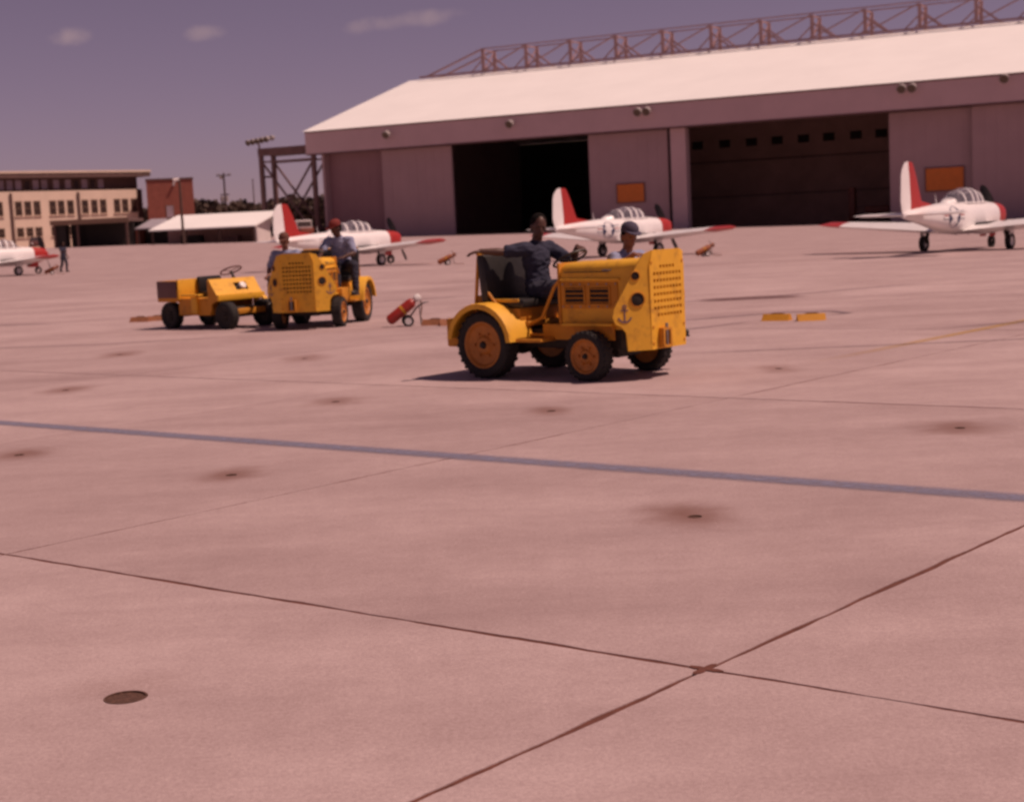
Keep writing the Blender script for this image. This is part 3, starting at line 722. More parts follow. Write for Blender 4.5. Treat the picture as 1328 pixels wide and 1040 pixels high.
    for i in range(I):
        for j in range(J):
            if not (0 <= i < I and 0 <= j < J): continue
            if hole(i, j):
                for a, b in (((i, j), (i + 1, j)), ((i + 1, j), (i + 1, j + 1)), ((i + 1, j + 1), (i, j + 1)), ((i, j + 1), (i, j))):
                    g.bm.faces.new((V[0, a[0], a[1]], V[0, b[0], b[1]], V[1, b[0], b[1]], V[1, a[0], a[1]]))
                continue
            for sd in (0, 1):
                f = [V[sd, i, j], V[sd, i + 1, j], V[sd, i + 1, j + 1], V[sd, i, j + 1]]; g.bm.faces.new(f if sd else f[::-1])
    for i in range(I):
        g.bm.faces.new((V[0, i, 0], V[0, i + 1, 0], V[1, i + 1, 0], V[1, i, 0])); g.bm.faces.new((V[0, i, J], V[1, i, J], V[1, i + 1, J], V[0, i + 1, J]))
    for j in range(J):
        for i in (0, I): g.bm.faces.new((V[0, i, j], V[1, i, j], V[1, i, j + 1], V[0, i, j + 1]))
    gp = g.build("front_guard", Y, t, False)
    MB().box((.50, 0, .86), (.04, .54, .62)).build("radiator", M['dark'], gp)
    bl = MB()
    for y in (-.27, .27):
        for z in (.36, .52, 1.15): bl.cyl((.613, y, z), (.624, y, z), .013, n=6)
    bl.build("bolts", M['yellow_dull'], gp)
    for s in (-1, 1):
        # wing outline in (along, z): along runs from the flat plate's edge backwards
        o_ = [(.0, .30), (.0, 1.25), (-.06, 1.275), (-.02, 1.26), (.10, 1.18), (.37, .72), (.385, .64), (.36, .57), (.30, .54), (.255, .48), (.24, .30)]
        o_ = [(.0, .30), (.0, 1.268), (.05, 1.24), (.12, 1.14), (.37, .72), (.385, .64), (.36, .57), (.30, .54), (.255, .48), (.24, .30)]
        di = Vector((-.22, s * .28, 0)).normalized(); nn = Vector((.28, s * .22, 0)).normalized()
        base = Vector((.612, s * .302, 0))
        def yscale(a, z): return (s * -.06) if (z > 1.2 and a < .04) else 0
        pts = [base + di * a + Vector((0, yscale(a, z), z)) for a, z in o_]
        w_ = MB().prism(pts, nn * -.03).build("guard_wing", Y, t)
        for a, z, r_ in ((.145, 1.03, .042), (.13, .80, .068)):
            c = base + di * a + Vector((0, 0, z))
            hl = MB().lathe([(r_ * 1.16, -.002), (r_ * 1.16, .008), (r_ * 1.0, .010), (r_ * .98, .002)], Matrix.Translation(c) @ nn.to_track_quat('Z', 'Y').to_matrix().to_4x4(), 20).build("headlight", D, t)
            MB().lathe([(r_ * 1.0, .0005), (r_ * .9, .003), (0, .004)], Matrix.Translation(c) @ nn.to_track_quat('Z', 'Y').to_matrix().to_4x4(), 20).build("lens", M['dark'], hl)
        # anchor emblem
        up = Vector((0, 0, 1)); c0 = base + di * .265 + Vector((0, 0, .66)) + nn * .002
        e = MB(); ax = -di * s * -1
        q = lambda x_, z_: c0 + di * x_ + up * z_
        def flat(pp): e.prism(pp, nn * .002)
        flat([q(-.007, -.07), q(.007, -.07), q(.007, .06), q(-.007, .06)])
        flat([q(-.035, .035), q(.035, .035), q(.035, .047), q(-.035, .047)])
        for k in range(8):
            a0, a1 = R(200 + 17.5 * k), R(200 + 17.5 * (k + 1))
            flat([q(.062 * math.cos(a0), -.005 + .062 * math.sin(a0)), q(.062 * math.cos(a1), -.005 + .062 * math.sin(a1)), q(.078 * math.cos(a1), -.005 + .078 * math.sin(a1)), q(.078 * math.cos(a0), -.005 + .078 * math.sin(a0))])
        for k in range(10):
            a0, a1 = R(36 * k), R(36 * (k + 1))
            flat([q(.012 * math.cos(a0), .075 + .012 * math.sin(a0)), q(.012 * math.cos(a1), .075 + .012 * math.sin(a1)), q(.022 * math.cos(a1), .075 + .022 * math.sin(a1)), q(.022 * math.cos(a0), .075 + .022 * math.sin(a0))])
        e.build("anchor_emblem", M['emblem'], t, False)
    tp = MB()
    for y, w2 in ((-.165, .03), (-.045, .03)): tp.box((.645, y, .41), (.06, w2, .19), bev=.004)
    for z in (.325, .495): tp.box((.645, -.105, z), (.06, .09, .025))
    tp.build("tow_pocket", D, t)
    MB().box((.618, -.105, .41), (.004, .09, .145)).build("pocket_recess", M['dark'], t)  # thin dark sheet painting the shade inside the pocket
    MB().cyl((.66, -.105, .33), (.66, -.105, .55), .016, n=8).build("tow_pin", M['steel'], t)
    # rear end
    MB().box((-1.88, 0, .47), (.16, 1.16, .30), bev=.02).build("rear_weight", D, t)
    MB().box((-1.99, 0, .40), (.08, .12, .12), bev=.01).build("rear_hitch", G, t)
    MB().box((-1.40, 0, .555), (.86, .80, .05), bev=.008).build("deck", D, t)
    MB().box((-.78, 0, .44), (.42, .78, .03), bev=.005).build("footwell", D, t)
    for s in (-1, 1):
        f = MB(); rr = .43; seg = 14; outer, inner = [], []
        for k in range(seg + 1):
            a = R(4 + 168 * k / seg)
            outer.append((math.cos(a), math.sin(a)))
        yo, yi = s * .72, s * .36
        rings = []
        for cx_, sz in outer:
            x_, z_ = -1.4 + cx_ * rr * 1.02, .36 + sz * rr
            x2, z2 = -1.4 + cx_ * (rr - .018) * 1.02, .36 + sz * (rr - .018)
            x3, z3 = -1.4 + cx_ * (rr - .06) * 1.02, .36 + sz * (rr - .06)
            rings.append([(x_, yi, z_), (x_, yo - s * .02, z_), (x_ - cx_ * .006, yo, z_ - sz * .006), (x3, yo, z3), (x3, yo - s * .015, z3), (x2, yo - s * .018, z2), (x2, yi, z2)])
        f.loft(rings).build("fender", Y, t)
        MB().prism([(-.98, s * .36, .40), (-1.82, s * .36, .40), (-1.82, s * .36, .62), (-1.70, s * .36, .74), (-1.4, s * .36, .79), (-1.1, s * .36, .72), (-.98, s * .36, .50)], (0, -s * .02, 0)).build("inner_guard", D, t)
        MB().box((-.75, s * .50, .40), (.46, .26, .03), bev=.005).build("running_board", D, t)
        MB().tube([(-.98, s * .37, .55), (-.80, s * .38, .62), (-.63, s * .38, .93), (-.57, s * .37, 1.0)], .018, 8).build("side_rail", D, t)
    MB().box((-1.28, 0, .65), (.50, .92, .14), bev=.015).build("seat_box", D, t)
    MB().box((-1.22, 0, .765), (.50, .94, .09), bev=.03).build("seat_cushion", M['black'], t)
    MB().box((-1.47, 0, 1.03), (.10, 1.06, .50), Matrix.Rotation(-.10, 3, 'Y'), bev=.03).build("seat_back", M['black'], t)
    MB().box((-1.20, -.475, .80), (.34, .03, .035), bev=.008).build("seat_edge", Y, t)
    fr = MB()
    for y in (-.49, .49):
        fr.tube([(-1.52, y, 1.27), (-1.50, y * 1.02, .98), (-1.28, y * 1.02, .73)], .016, 8)
        fr.tube([(-1.62, y, .60), (-1.54, y, 1.26)], .018, 8)
    fr.tube([(-1.54, -.5, 1.285), (-1.54, .5, 1.285)], .02, 8)
    fr.build("seat_frame", D, t)
    MB().box((-1.60, 0, .72), (.14, .86, .26), bev=.02).build("tool_box", D, t)
    # steering
    MB().cyl((-.58, .02, .92), (-.72, .02, 1.20), .022, n=10).build("steering_column", M['black'], t)
    sw = MB(); ax = Vector((-.14, 0, .28)).normalized(); T0 = Matrix.Translation((-.72, .02, 1.20)) @ ax.to_track_quat('Z', 'Y').to_matrix().to_4x4()
    ring = [T0 @ Vector((.185 * math.cos(2 * math.pi * k / 24), .185 * math.sin(2 * math.pi * k / 24), 0)) for k in range(25)]
    sw.tube(ring, .013, 8)
    for k in range(3):
        a = 2 * math.pi * k / 3; sw.bar(T0 @ Vector((0, 0, -.01)), T0 @ Vector((.18 * math.cos(a), .18 * math.sin(a), 0)), .018, .01)
    sw.build("steering_wheel", M['black'], t)
    MB().cyl((-.70, -.16, .46), (-.72, -.20, .86), .012, n=8).ell((-.72, -.20, .88), (.026, .026, .03)).build("gear_lever", M['black'], t)
    MB().box((-.66, -.20, .50), (.10, .09, .02), Matrix.Rotation(-.6, 3, 'Y')).build("pedal", M['steel'], t)
    MB().box((-.66, .24, .50), (.10, .09, .02), Matrix.Rotation(-.6, 3, 'Y')).build("pedal", M['steel'], t)
    MB().box((-.35, .46, .52), (.46, .18, .24), bev=.015).build("battery_box", D, t)
    for ch in t.children:                       # rear half sits closer to the front axle
        n_ = ch.name.split('.')[0]
        if n_ in REAR or (n_ == 'wheel' and ch.bound_box[0][0] < -.9):
            for q in [ch, *ch.children]: q.data.transform(Matrix.Translation((.12, 0, 0)))
    return t
TR1 = tow_tractor()
TR2 = copy_tree(TR1)
place(TR1, (1.12, 15.49, 0), R(-40), "nearest and largest yellow tow tractor, black bench seat, slotted front plate lit")
place(TR2, (-3.34, 25.79, 0), R(-100), "second yellow tow tractor farther off, shaded slotted front facing the camera")

# ------------------------------------------------------------------ low driverless tug
def low_tug():
    t = empty("low_tug", (-4.60, 26.80, 0), R(-40), "low yellow open tug without driver, steering wheel standing up, rear box", "tug")
    Y, D, G = M['yellow'], M['yellow_dull'], M['grease']
    MB().box((-.84, 0, .30), (1.8, .60, .14), bev=.02).build("chassis", G, t)
    for x in (0, -1.35):
        for s in (-1, 1): wheel(t, (x, s * .42, .235), .235, .17, M['grease'], s)
        MB().cyl((x, -.4, .235), (x, .4, .235), .04, n=10).build("axle", G, t)
    # rear box
    MB().box((-1.33, 0, .59), (.60, 1.02, .22), bev=.012).build("rear_body", D, t)
    MB().box((-1.34, -.512, .70), (.54, .03, .30), bev=.008).box((-1.34, .512, .70), (.54, .03, .30), bev=.008).box((-1.632, 0, .70), (.03, .98, .30), bev=.008).build("rear_box_side", M['frame'], t)  # dark brown panels: the box's shaded side is put into their colour
    MB().box((-1.035, -.06, .70), (.035, .90, .36), bev=.01).build("seat_bulkhead", Y, t)
    MB().box((-1.34, 0, .845), (.58, 1.0, .02), bev=.005).build("rear_lid", D, t)
    MB().box((-.83, .16, .60), (.36, .52, .10), bev=.03).build("seat_cushion", M['black'], t)
    MB().box((-.97, .16, .78), (.08, .52, .26), bev=.03).build("seat_back", M['black'], t)
    MB().box((-.80, 0, .39), (.86, .98, .30), bev=.012).build("side_body", D, t)
    MB().box((-.80, -.525, .60), (.50, .11, .03), bev=.008).build("step_plate", Y, t)
    MB().box((-.74, -.515, .42), (.16, .06, .30), bev=.01).build("step_bracket", Y, t)
    # sloped cowl with a square opening
    a0, a1 = Vector((-.33, 0, .87)), Vector((-.12, 0, .58)); hw = .52
    sl = (a1 - a0); ns = Vector((-sl.z, 0, sl.x)).normalized()
    if ns.z < 0: ns = -ns
    cw = MB(); ts = [0, .28, .72, 1]; ys = [-hw, -.02, .26, hw]
    for i in range(3):
        for j in range(3):
            if i == 1 and j == 1: continue
            p = [a0 + sl * ts[i] + Vector((0, ys[j], 0)), a0 + sl * ts[i + 1] + Vector((0, ys[j], 0)), a0 + sl * ts[i + 1] + Vector((0, ys[j + 1], 0)), a0 + sl * ts[i] + Vector((0, ys[j + 1], 0))]
            cw.prism(p, ns * -.025)
    bmesh.ops.remove_doubles(cw.bm, verts=cw.bm.verts, dist=.001)
    co = cw.build("cowl", Y, t, False)
    MB().box((-.30, .12, .70), (.06, .30, .22), Matrix.Rotation(-.63, 3, 'Y')).build("cowl_recess", M['dark'], co)
    MB().lathe([(.0, .0), (.06, .0), (.075, .05), (.06, .08), (0, .09)], Matrix.Translation((-.27, .16, .70)) @ Matrix.Rotation(R(55), 4, 'Y'), 16).build("headlight", M['whiteplastic'], t)
    MB().box((-.095, 0, .545), (.05, 1.06, .11), bev=.012).build("cowl_lip", Y, t)
    for s in (-1, 1):
        MB().prism([(-.36, s * .52, .30), (-.36, s * .52, .86), (-.335, s * .52, .86), (-.12, s * .52, .57), (-.12, s * .52, .50), (-.28, s * .52, .44), (-.30, s * .52, .30)], (0, -s * .025, 0)).build("cowl_side", D, t)
        if s > 0: MB().bar((-.09, s * .50, .52), (.10, s * .50, .30), .09, .05).build("bumper_strut", Y, t)
    MB().box((.13, 0, .30), (.06, .66, .10), bev=.015).build("front_bumper", D, t)
    MB().box((-.385, 0, .60), (.03, 1.0, .50), bev=.01).build("dash_panel", D, t)
    MB().cyl((-.36, .12, .78), (-.46, .12, .98), .025, n=10).build("steering_column", M['black'], t)
    sw = MB(); ax = Vector((-.10, 0, .24)).normalized(); T0 = Matrix.Translation((-.47, .12, 1.0)) @ ax.to_track_quat('Z', 'Y').to_matrix().to_4x4()
    sw.tube([T0 @ Vector((.19 * math.cos(2 * math.pi * k / 24), .19 * math.sin(2 * math.pi * k / 24), 0)) for k in range(25)], .014, 8)
    for k in range(3):
        a = 2 * math.pi * k / 3; sw.bar(T0 @ Vector((0, 0, -.01)), T0 @ Vector((.18 * math.cos(a), .18 * math.sin(a), 0)), .02, .012)
    sw.build("steering_wheel", M['frame'], t)
    MB().bar((-1.60, 0, .36), (-1.75, 0, .33), .08).cyl((-1.77, 0, .29), (-1.77, 0, .40), .03, n=8).build("rear_hitch", G, t)
    for ch in t.children:
        k_ = ch.name.split('.')[0]
        if k_ in ('rear_body', 'rear_box_side', 'rear_lid', 'rear_hitch', 'seat_bulkhead', 'seat_back', 'seat_cushion') or (k_ in ('wheel', 'axle') and ch.bound_box[0][0] < -.9):
            for q in [ch, *ch.children]: q.data.transform(Matrix.Translation((-.17, 0, 0)))
    return t
low_tug()

# ------------------------------------------------------------------ trainer aircraft
SEC = [(2.58, .93, 1.56, .35), (2.40, .82, 1.61, .43), (1.95, .75, 1.65, .48), (1.2, .69, 1.70, .52), (.3, .66, 1.73, .54), (-1.0, .68, 1.73, .53), (-2.0, .80, 1.71, .45),
       (-3.2, 1.02, 1.64, .28), (-4.3, 1.20, 1.56, .13), (-4.85, 1.30, 1.48, .035)]
def sec_at(x):
    for a, b in zip(SEC, SEC[1:]):
        if b[0] <= x <= a[0]:
            t = (a[0] - x) / (a[0] - b[0]); return tuple(a[i] + (b[i] - a[i]) * t for i in range(4))
    return SEC[0] if x > SEC[0][0] else SEC[-1]
def fus_ring(x, n=28, grow=0):
    _, zb, zt, hw = sec_at(x); zc, hh = (zb + zt) / 2, (zt - zb) / 2; pts = []
    for k in range(n):
        a = 2 * math.pi * k / n; c, s = math.cos(a), math.sin(a)
        e = .78
        pts.append(Vector((x, (hw + grow) * math.copysign(abs(c) ** e, c), zc + (hh + grow) * math.copysign(abs(s) ** e, s))))
    return pts
def fus_y(x, z):
    _, zb, zt, hw = sec_at(x); zc, hh = (zb + zt) / 2, (zt - zb) / 2; e = .78
    s = min(1, abs((z - zc) / hh)) ** (1 / e); return hw * max(0, 1 - s * s) ** (e / 2)
def foil(le, te, y, z, th, dih=0):
    c = le - te; pts = []
    for f, t_ in [(0, 0), (.03, .42), (.12, .8), (.3, 1), (.6, .72), (.85, .3), (1, .02)]: pts.append(Vector((le - f * c, y, z + th * .6 * t_)))
    for f, t_ in [(.85, -.3), (.6, -.62), (.3, -.9), (.12, -.8), (.03, -.42)]: pts.append(Vector((le - f * c, y, z + th * .5 * t_)))
    return pts
def trainer():
    t = empty("trainer_aircraft", label="x", cat="aircraft", group="white trainers parked along the apron")
    Wt, Rd = M['white'], M['red']
    xs = [1.70, 1.6, 1.2, .75, .3, -.3, -1.0, -1.5, -2.0, -2.6, -3.2, -3.8, -4.3, -4.6, -4.85]
    MB().loft([fus_ring(x) for x in xs]).build("fuselage", Wt, t)
    MB().loft([fus_ring(x, grow=.004) for x in (1.701, 1.95, 2.2, 2.35, 2.5, 2.58)]).build("nose_cowl", Rd, t)
    sp = Matrix.Translation((2.58, 0, 1.25)) @ Matrix.Rotation(R(90), 4, 'Y')
    MB().lathe([(.16, 0), (.155, .10), (.12, .22), (.06, .30), (0, .33)], sp, 18).build("spinner", Rd, t)
    pr = MB(); pa = R(62)
    for s in (0, math.pi):
        a = pa + s; rad = Vector((0, math.cos(a), math.sin(a))); tan = Vector((0, -math.sin(a), math.cos(a))); rings = []
        for q, (rr, ch, tw) in enumerate([(.1, .06, 60), (.35, .13, 45), (.7, .15, 28), (1.0, .12, 20), (1.12, .05, 18)]):
            d = tan * math.cos(R(tw)) + Vector((1, 0, 0)) * math.sin(R(tw)); nn = rad.cross(d)
            c = Vector((2.68, 0, 1.25)) + rad * rr
            rings.append([c - d * ch, c + nn * .02, c + d * ch, c - nn * .02])
        pr.loft(rings)
    pr.build("propeller", M['black'], t)
    for s in (-1, 1):
        rt = foil(.78, -1.38, s * .40, .80, .36); md = foil(.62, -1.0, s * 2.4, .94, .30); e1 = foil(.50, -.74, s * 4.2, 1.07, .22)
        tp = foil(.44, -.62, s * 4.9, 1.12, .17); ed = foil(.32, -.5, s * 5.1, 1.14, .04)
        wg = MB().loft([rt, md, e1]).build("wing", Wt, t)
        MB().loft([[p + Vector((0, s * .002, 0)) for p in e1], tp, ed]).build("wing_tip", Rd, wg)
        wk = MB(); wk.prism([Vector((.35, s * .50, .808 + .225)), Vector((-.5, s * .50, .808 + .205)), Vector((-.5, s * .98, .845 + .185)), Vector((.35, s * .98, .845 + .205))], (0, 0, .012))
        wk.build("wing_walkway", M['walk'], wg, False)
        MB().loft([foil(-3.72, -4.72, s * .06, 1.40, .12), foil(-3.95, -4.70, s * 1.55, 1.41, .08), foil(-4.1, -4.62, s * 1.75, 1.415, .03)]).build("tailplane", Wt, t)
        g_ = MB().cyl((0, s * 1.36, .26), (-.02, s * 1.30, .92), .06, n=10).bar((.0, s * 1.36, .45), (.35, s * 1.2, .92), .04).build("main_gear_leg", M['grease'], t)
        mb = MB(); tyre_mesh(mb, (0, s * 1.46, .25), .25, .19); mb.build("tyre", M['rubber'], g_)
        MB().lathe([(.15, -.05), (.15, .075), (.1, .06), (0, .07)], Matrix.Translation((0, s * 1.46, .25)) @ Matrix.Rotation(R(-90 * s), 4, 'X'), 16).build("rim", M['whiteplastic'], g_)
        MB().box((.02, s * 1.52, .64), (.36, .02, .44), bev=.006).build("gear_door", Wt, t)
        # national insignia: blue disc, white star and bars, red stripe, laid on the fuselage side
        def lay(poly, grow): return [Vector((x, s * (fus_y(x, z) + grow), z)) for x, z in poly]
        cx0, cz0, rd = -1.98, 1.26, .34
        ins = MB(); v0 = lay([(cx0, cz0)], .010)[0]; vc = ins.bm.verts.new(v0)
        vs1 = [ins.bm.verts.new(p) for p in lay([(cx0 + rd * math.cos(2 * math.pi * k / 28), cz0 + rd * math.sin(2 * math.pi * k / 28)) for k in range(28)], .010)]
        for k in range(28): ins.bm.faces.new((vc, vs1[k], vs1[(k + 1) % 28]))
        for d in (-1, 1):
            ins.bm.faces.new([ins.bm.verts.new(p) for p in lay([(cx0 + d * rd * .85, cz0 - .085), (cx0 + d * rd * 1.9, cz0 - .085), (cx0 + d * rd * 1.9, cz0 + .19), (cx0 + d * rd * .85, cz0 + .19)], .006)])
        io = ins.build("insignia", M['navy'], t, False)
        st = MB(); pts = []
        for k in range(10):
            a = R(90 + 36 * k); r_ = rd * (.92 if k % 2 == 0 else .40); pts.append((cx0 + r_ * math.cos(a), cz0 + r_ * math.sin(a)))
        c0 = st.bm.verts.new(lay([(cx0, cz0)], .016)[0]); vv = [st.bm.verts.new(p) for p in lay(pts, .016)]
        for k in range(10): st.bm.faces.new((c0, vv[k], vv[(k + 1) % 10]))
        for d in (-1, 1):
            for z0, z1 in ((-.06, .03), (.075, .165)):
                st.bm.faces.new([st.bm.verts.new(p) for p in lay([(cx0 + d * rd * 1.05, cz0 + z0), (cx0 + d * rd * 1.82, cz0 + z0), (cx0 + d * rd * 1.82, cz0 + z1), (cx0 + d * rd * 1.05, cz0 + z1)], .012)])
        st.build("star_and_bars", Wt, io, False)
        for d in (-1, 1):
            rs = MB(); rs.bm.faces.new([rs.bm.verts.new(p) for p in lay([(cx0 + d * rd * 1.05, cz0 + .035), (cx0 + d * rd * 1.82, cz0 + .035), (cx0 + d * rd * 1.82, cz0 + .07), (cx0 + d * rd * 1.05, cz0 + .07)], .013)])
            rs.build("red_stripe", Rd, io, False)
    # tail
    MB().loft([[Vector(p) for p in r] for r in [
        [(-4.36, -.05, 1.50), (-3.55, -.05, 1.58), (-2.6, -.012, 1.66), (-3.55, .05, 1.58), (-4.36, .05, 1.50)],
        [(-4.36, -.05, 1.80), (-3.85, -.05, 1.80), (-3.50, -.012, 1.80), (-3.85, .05, 1.80), (-4.36, .05, 1.80)],
        [(-4.40, -.035, 2.45), (-4.1, -.04, 2.45), (-3.86, -.01, 2.45), (-4.1, .04, 2.45), (-4.40, .035, 2.45)],
        [(-4.44, -.02, 2.80), (-4.25, -.025, 2.80), (-4.10, -.008, 2.78), (-4.25, .025, 2.80), (-4.44, .02, 2.80)]]]).build("fin", Rd, t)
    MB().loft([[Vector(p) for p in r] for r in [
        [(-4.37, -.05, 1.36), (-4.85, -.01, 1.36), (-4.85, .01, 1.36), (-4.37, .05, 1.36)],
        [(-4.365, -.05, 1.8), (-4.98, -.01, 1.8), (-4.98, .01, 1.8), (-4.365, .05, 1.8)],
        [(-4.405, -.035, 2.45), (-4.93, -.008, 2.45), (-4.93, .008, 2.45), (-4.405, .035, 2.45)],
        [(-4.43, -.025, 2.64), (-4.86, -.006, 2.60), (-4.86, .006, 2.60), (-4.43, .025, 2.64)],
        [(-4.445, -.02, 2.81), (-4.66, -.005, 2.77), (-4.66, .005, 2.77), (-4.445, .02, 2.81)]]]).build("rudder", Wt, t)
    # canopy
    prof = [(1.02, 1.66, .30), (.78, 1.86, .36), (.52, 2.06, .38), (.2, 2.15, .39), (-.3, 2.16, .39), (-.8, 2.10, .38), (-1.2, 1.97, .33), (-1.55, 1.83, .24), (-1.75, 1.72, .14)]
    def arc(x, zt, hw, g=0, n=14): return [Vector((x, (hw + g) * math.cos(math.pi * k / n), 1.60 + (zt - 1.60 + g) * math.sin(math.pi * k / n) ** .8)) for k in range(n + 1)]
    MB().loft([arc(*p) for p in prof], caps=False, closed=False).build("canopy_glass", M['glass'], t)
    fr = MB()
    for x in (.50, .10, -.30, -.88):
        for a, b in zip(prof, prof[1:]):
            if b[0] <= x <= a[0]:
                q = (a[0] - x) / (a[0] - b[0]); zt, hw = a[1] + (b[1] - a[1]) * q, a[2] + (b[2] - a[2]) * q
        for dx in (.045,):
            r1, r2 = arc(x + dx, zt, hw, .012), arc(x - dx, zt, hw, .012); r3, r4 = arc(x + dx, zt, hw, -.012), arc(x - dx, zt, hw, -.012)
            fr.loft([r1, r2, r4, r3, r1], caps=False, closed=False)
    for s in (-1, 1): fr.tube([(1.02, s * .31, 1.66), (.5, s * .39, 1.67), (-.8, s * .385, 1.67), (-1.6, s * .25, 1.66)], .028, 6)
    fr.build("canopy_frame", Wt, t)
    MB().loft([arc(-1.38, 1.87, .30, .01), arc(-1.6, 1.80, .22, .012), arc(-1.85, 1.70, .12, .01)], caps=False, closed=False).build("canopy_fairing", Wt, t)
    MB().box((-.35, 0, 1.66), (2.2, .60, .10), bev=.03).build("cockpit_floor", M['cockpit'], t)
    for x in (.15, -.85):
        MB().box((x - .2, 0, 1.82), (.12, .36, .32), Matrix.Rotation(-.15, 3, 'Y'), bev=.03).build("seat", M['cockpit'], t)
    MB().cyl((-2.35, 0, 1.66), (-2.42, 0, 1.98), .018, .008, 6).build("antenna_mast", Wt, t)
    ng = MB().cyl((2.15, 0, .2), (2.05, 0, .86), .045, n=10).build("nose_gear_leg", M['steel'], t)
    mb = MB(); tyre_mesh(mb, (2.17, 0, .20), .20, .14); mb.build("tyre", M['rubber'], ng)
    MB().box((1.85, .16, .68), (.5, .02, .3)).box((1.85, -.16, .68), (.5, .02, .3)).build("nose_gear_door", Rd, t)
    MB().cyl((1.5, -.34, .72), (1.2, -.42, .66), .045, n=8).cyl((1.5, .34, .72), (1.2, .42, .66), .045, n=8).build("exhaust_stub", M['grease'], t)
    MB().cyl((.6, -3.3, 1.12), (.98, -3.3, 1.10), .012, n=6).build("pitot_tube", M['steel'], t)
    return t
PL = trainer()
for ch in PL.children:
    k_ = ch.name.split('.')[0]
    if k_ in ('main_gear_leg', 'gear_door', 'nose_gear_leg'): continue
    for q in [ch, *ch.children_recursive]:
        for v in q.data.vertices:
            v.co.z += -.14 + (.20 * min(1, max(0, v.co.z - 1.8)) if k_ in ('fin', 'rudder') else 0)

def plane_at(o, stbd, yaw, label):
    d = Vector((math.cos(yaw), math.sin(yaw), 0)); l_ = Vector((-d.y, d.x, 0))
    c = Vector((*stbd, 0))
    place(o, (c.x, c.y, gz(c.x, c.y)), yaw, label)
plane_at(PL, (15.15, 50.2), R(51), "nearest white trainer at the right edge, red nose, wing cut by the frame")
plane_at(copy_tree(PL), (5.25, 64.2), R(48.5), "white trainer with round insignia seen behind the nearest tractor's hood")
plane_at(copy_tree(PL), (-6.65, 69), R(51), "white trainer behind the second tractor, red tail fin before the sheds")
plane_at(copy_tree(PL), (-28.15, 86), R(49), "white trainer cut off by the left edge of the picture")
hp = H.matrix_basis @ Vector((66.2, 19, 0))
WS = empty("work_stand", (hp.x, hp.y, gz(hp.x, hp.y)), R(-26.6), "tall brown maintenance stand in the gloom of the right hangar bay", "work stand")
MB().box((2.6, 0, 1.0), (4.2, 1.6, .18), bev=.02).build("platform", M['frame'], WS)
MB().box((.0, 0, 2.15), (.75, 1.2, 4.3), bev=.03).build("tower", M['truckred'], WS)
for x in (.7, 2.6, 4.5):
    for y in (-.7, .7): MB().cyl((x, y, 0), (x, y, .92), .06, n=8).build("leg", M['frame'], WS)
MB().box((3.0, .2, 1.55), (3.0, 1.0, .9), bev=.05).build("tool_chest", M['truckred'], WS)
MB().tube([(.5, -.75, 1.95), (4.6, -.75, 1.95)], .04).build("hand_rail", M['frame'], WS)

# ------------------------------------------------------------------ people
def capsule(mb, p, q, r, r2=None):
    p, q = Vector(p), Vector(q); r2 = r if r2 is None else r2
    mb.cyl(p, q, r, r2, 14); mb.ell(p, (r, r, r), u=12, v=8); mb.ell(q, (r2, r2, r2), u=12, v=8)
def chain(mb, pts, rad):
    for a, b, r, s in zip(pts, pts[1:], rad, rad[1:]): capsule(mb, a, b, r, s)
def fuse(mb, name, m, parent, vox):
    """one continuous skin over the overlapping volumes"""
    o = mb.build(name, m, parent, False)
    md = o.modifiers.new("r", 'REMESH'); md.mode = 'VOXEL'; md.voxel_size = vox
    sm = o.modifiers.new("s", 'SMOOTH'); sm.iterations = 3; sm.factor = .5
    dg = bpy.context.evaluated_depsgraph_get()
    me = bpy.data.meshes.new_from_object(o.evaluated_get(dg)); old = o.data; o.modifiers.clear(); o.data = me; me.name = name; bpy.data.meshes.remove(old)
    for p in me.polygons: p.use_smooth = True
    return o
def crease(o, amp, seed):
    from mathutils import noise as ns
    me = o.data; nv = [v.normal.copy() for v in me.vertices]
    for v, nn in zip(me.vertices, nv):
        p = Vector((v.co.x * 9, v.co.y * 9, v.co.z * 22)) + Vector((seed, 0, 0))
        q = v.co * 26 + Vector((0, seed, 0))
        v.co += nn * (amp * (1 - abs(ns.noise(p)) * 3.2) * .8 + amp * .5 * ns.noise(q))
    return o
def lerp(a, b, t): return Vector(a).lerp(Vector(b), t)
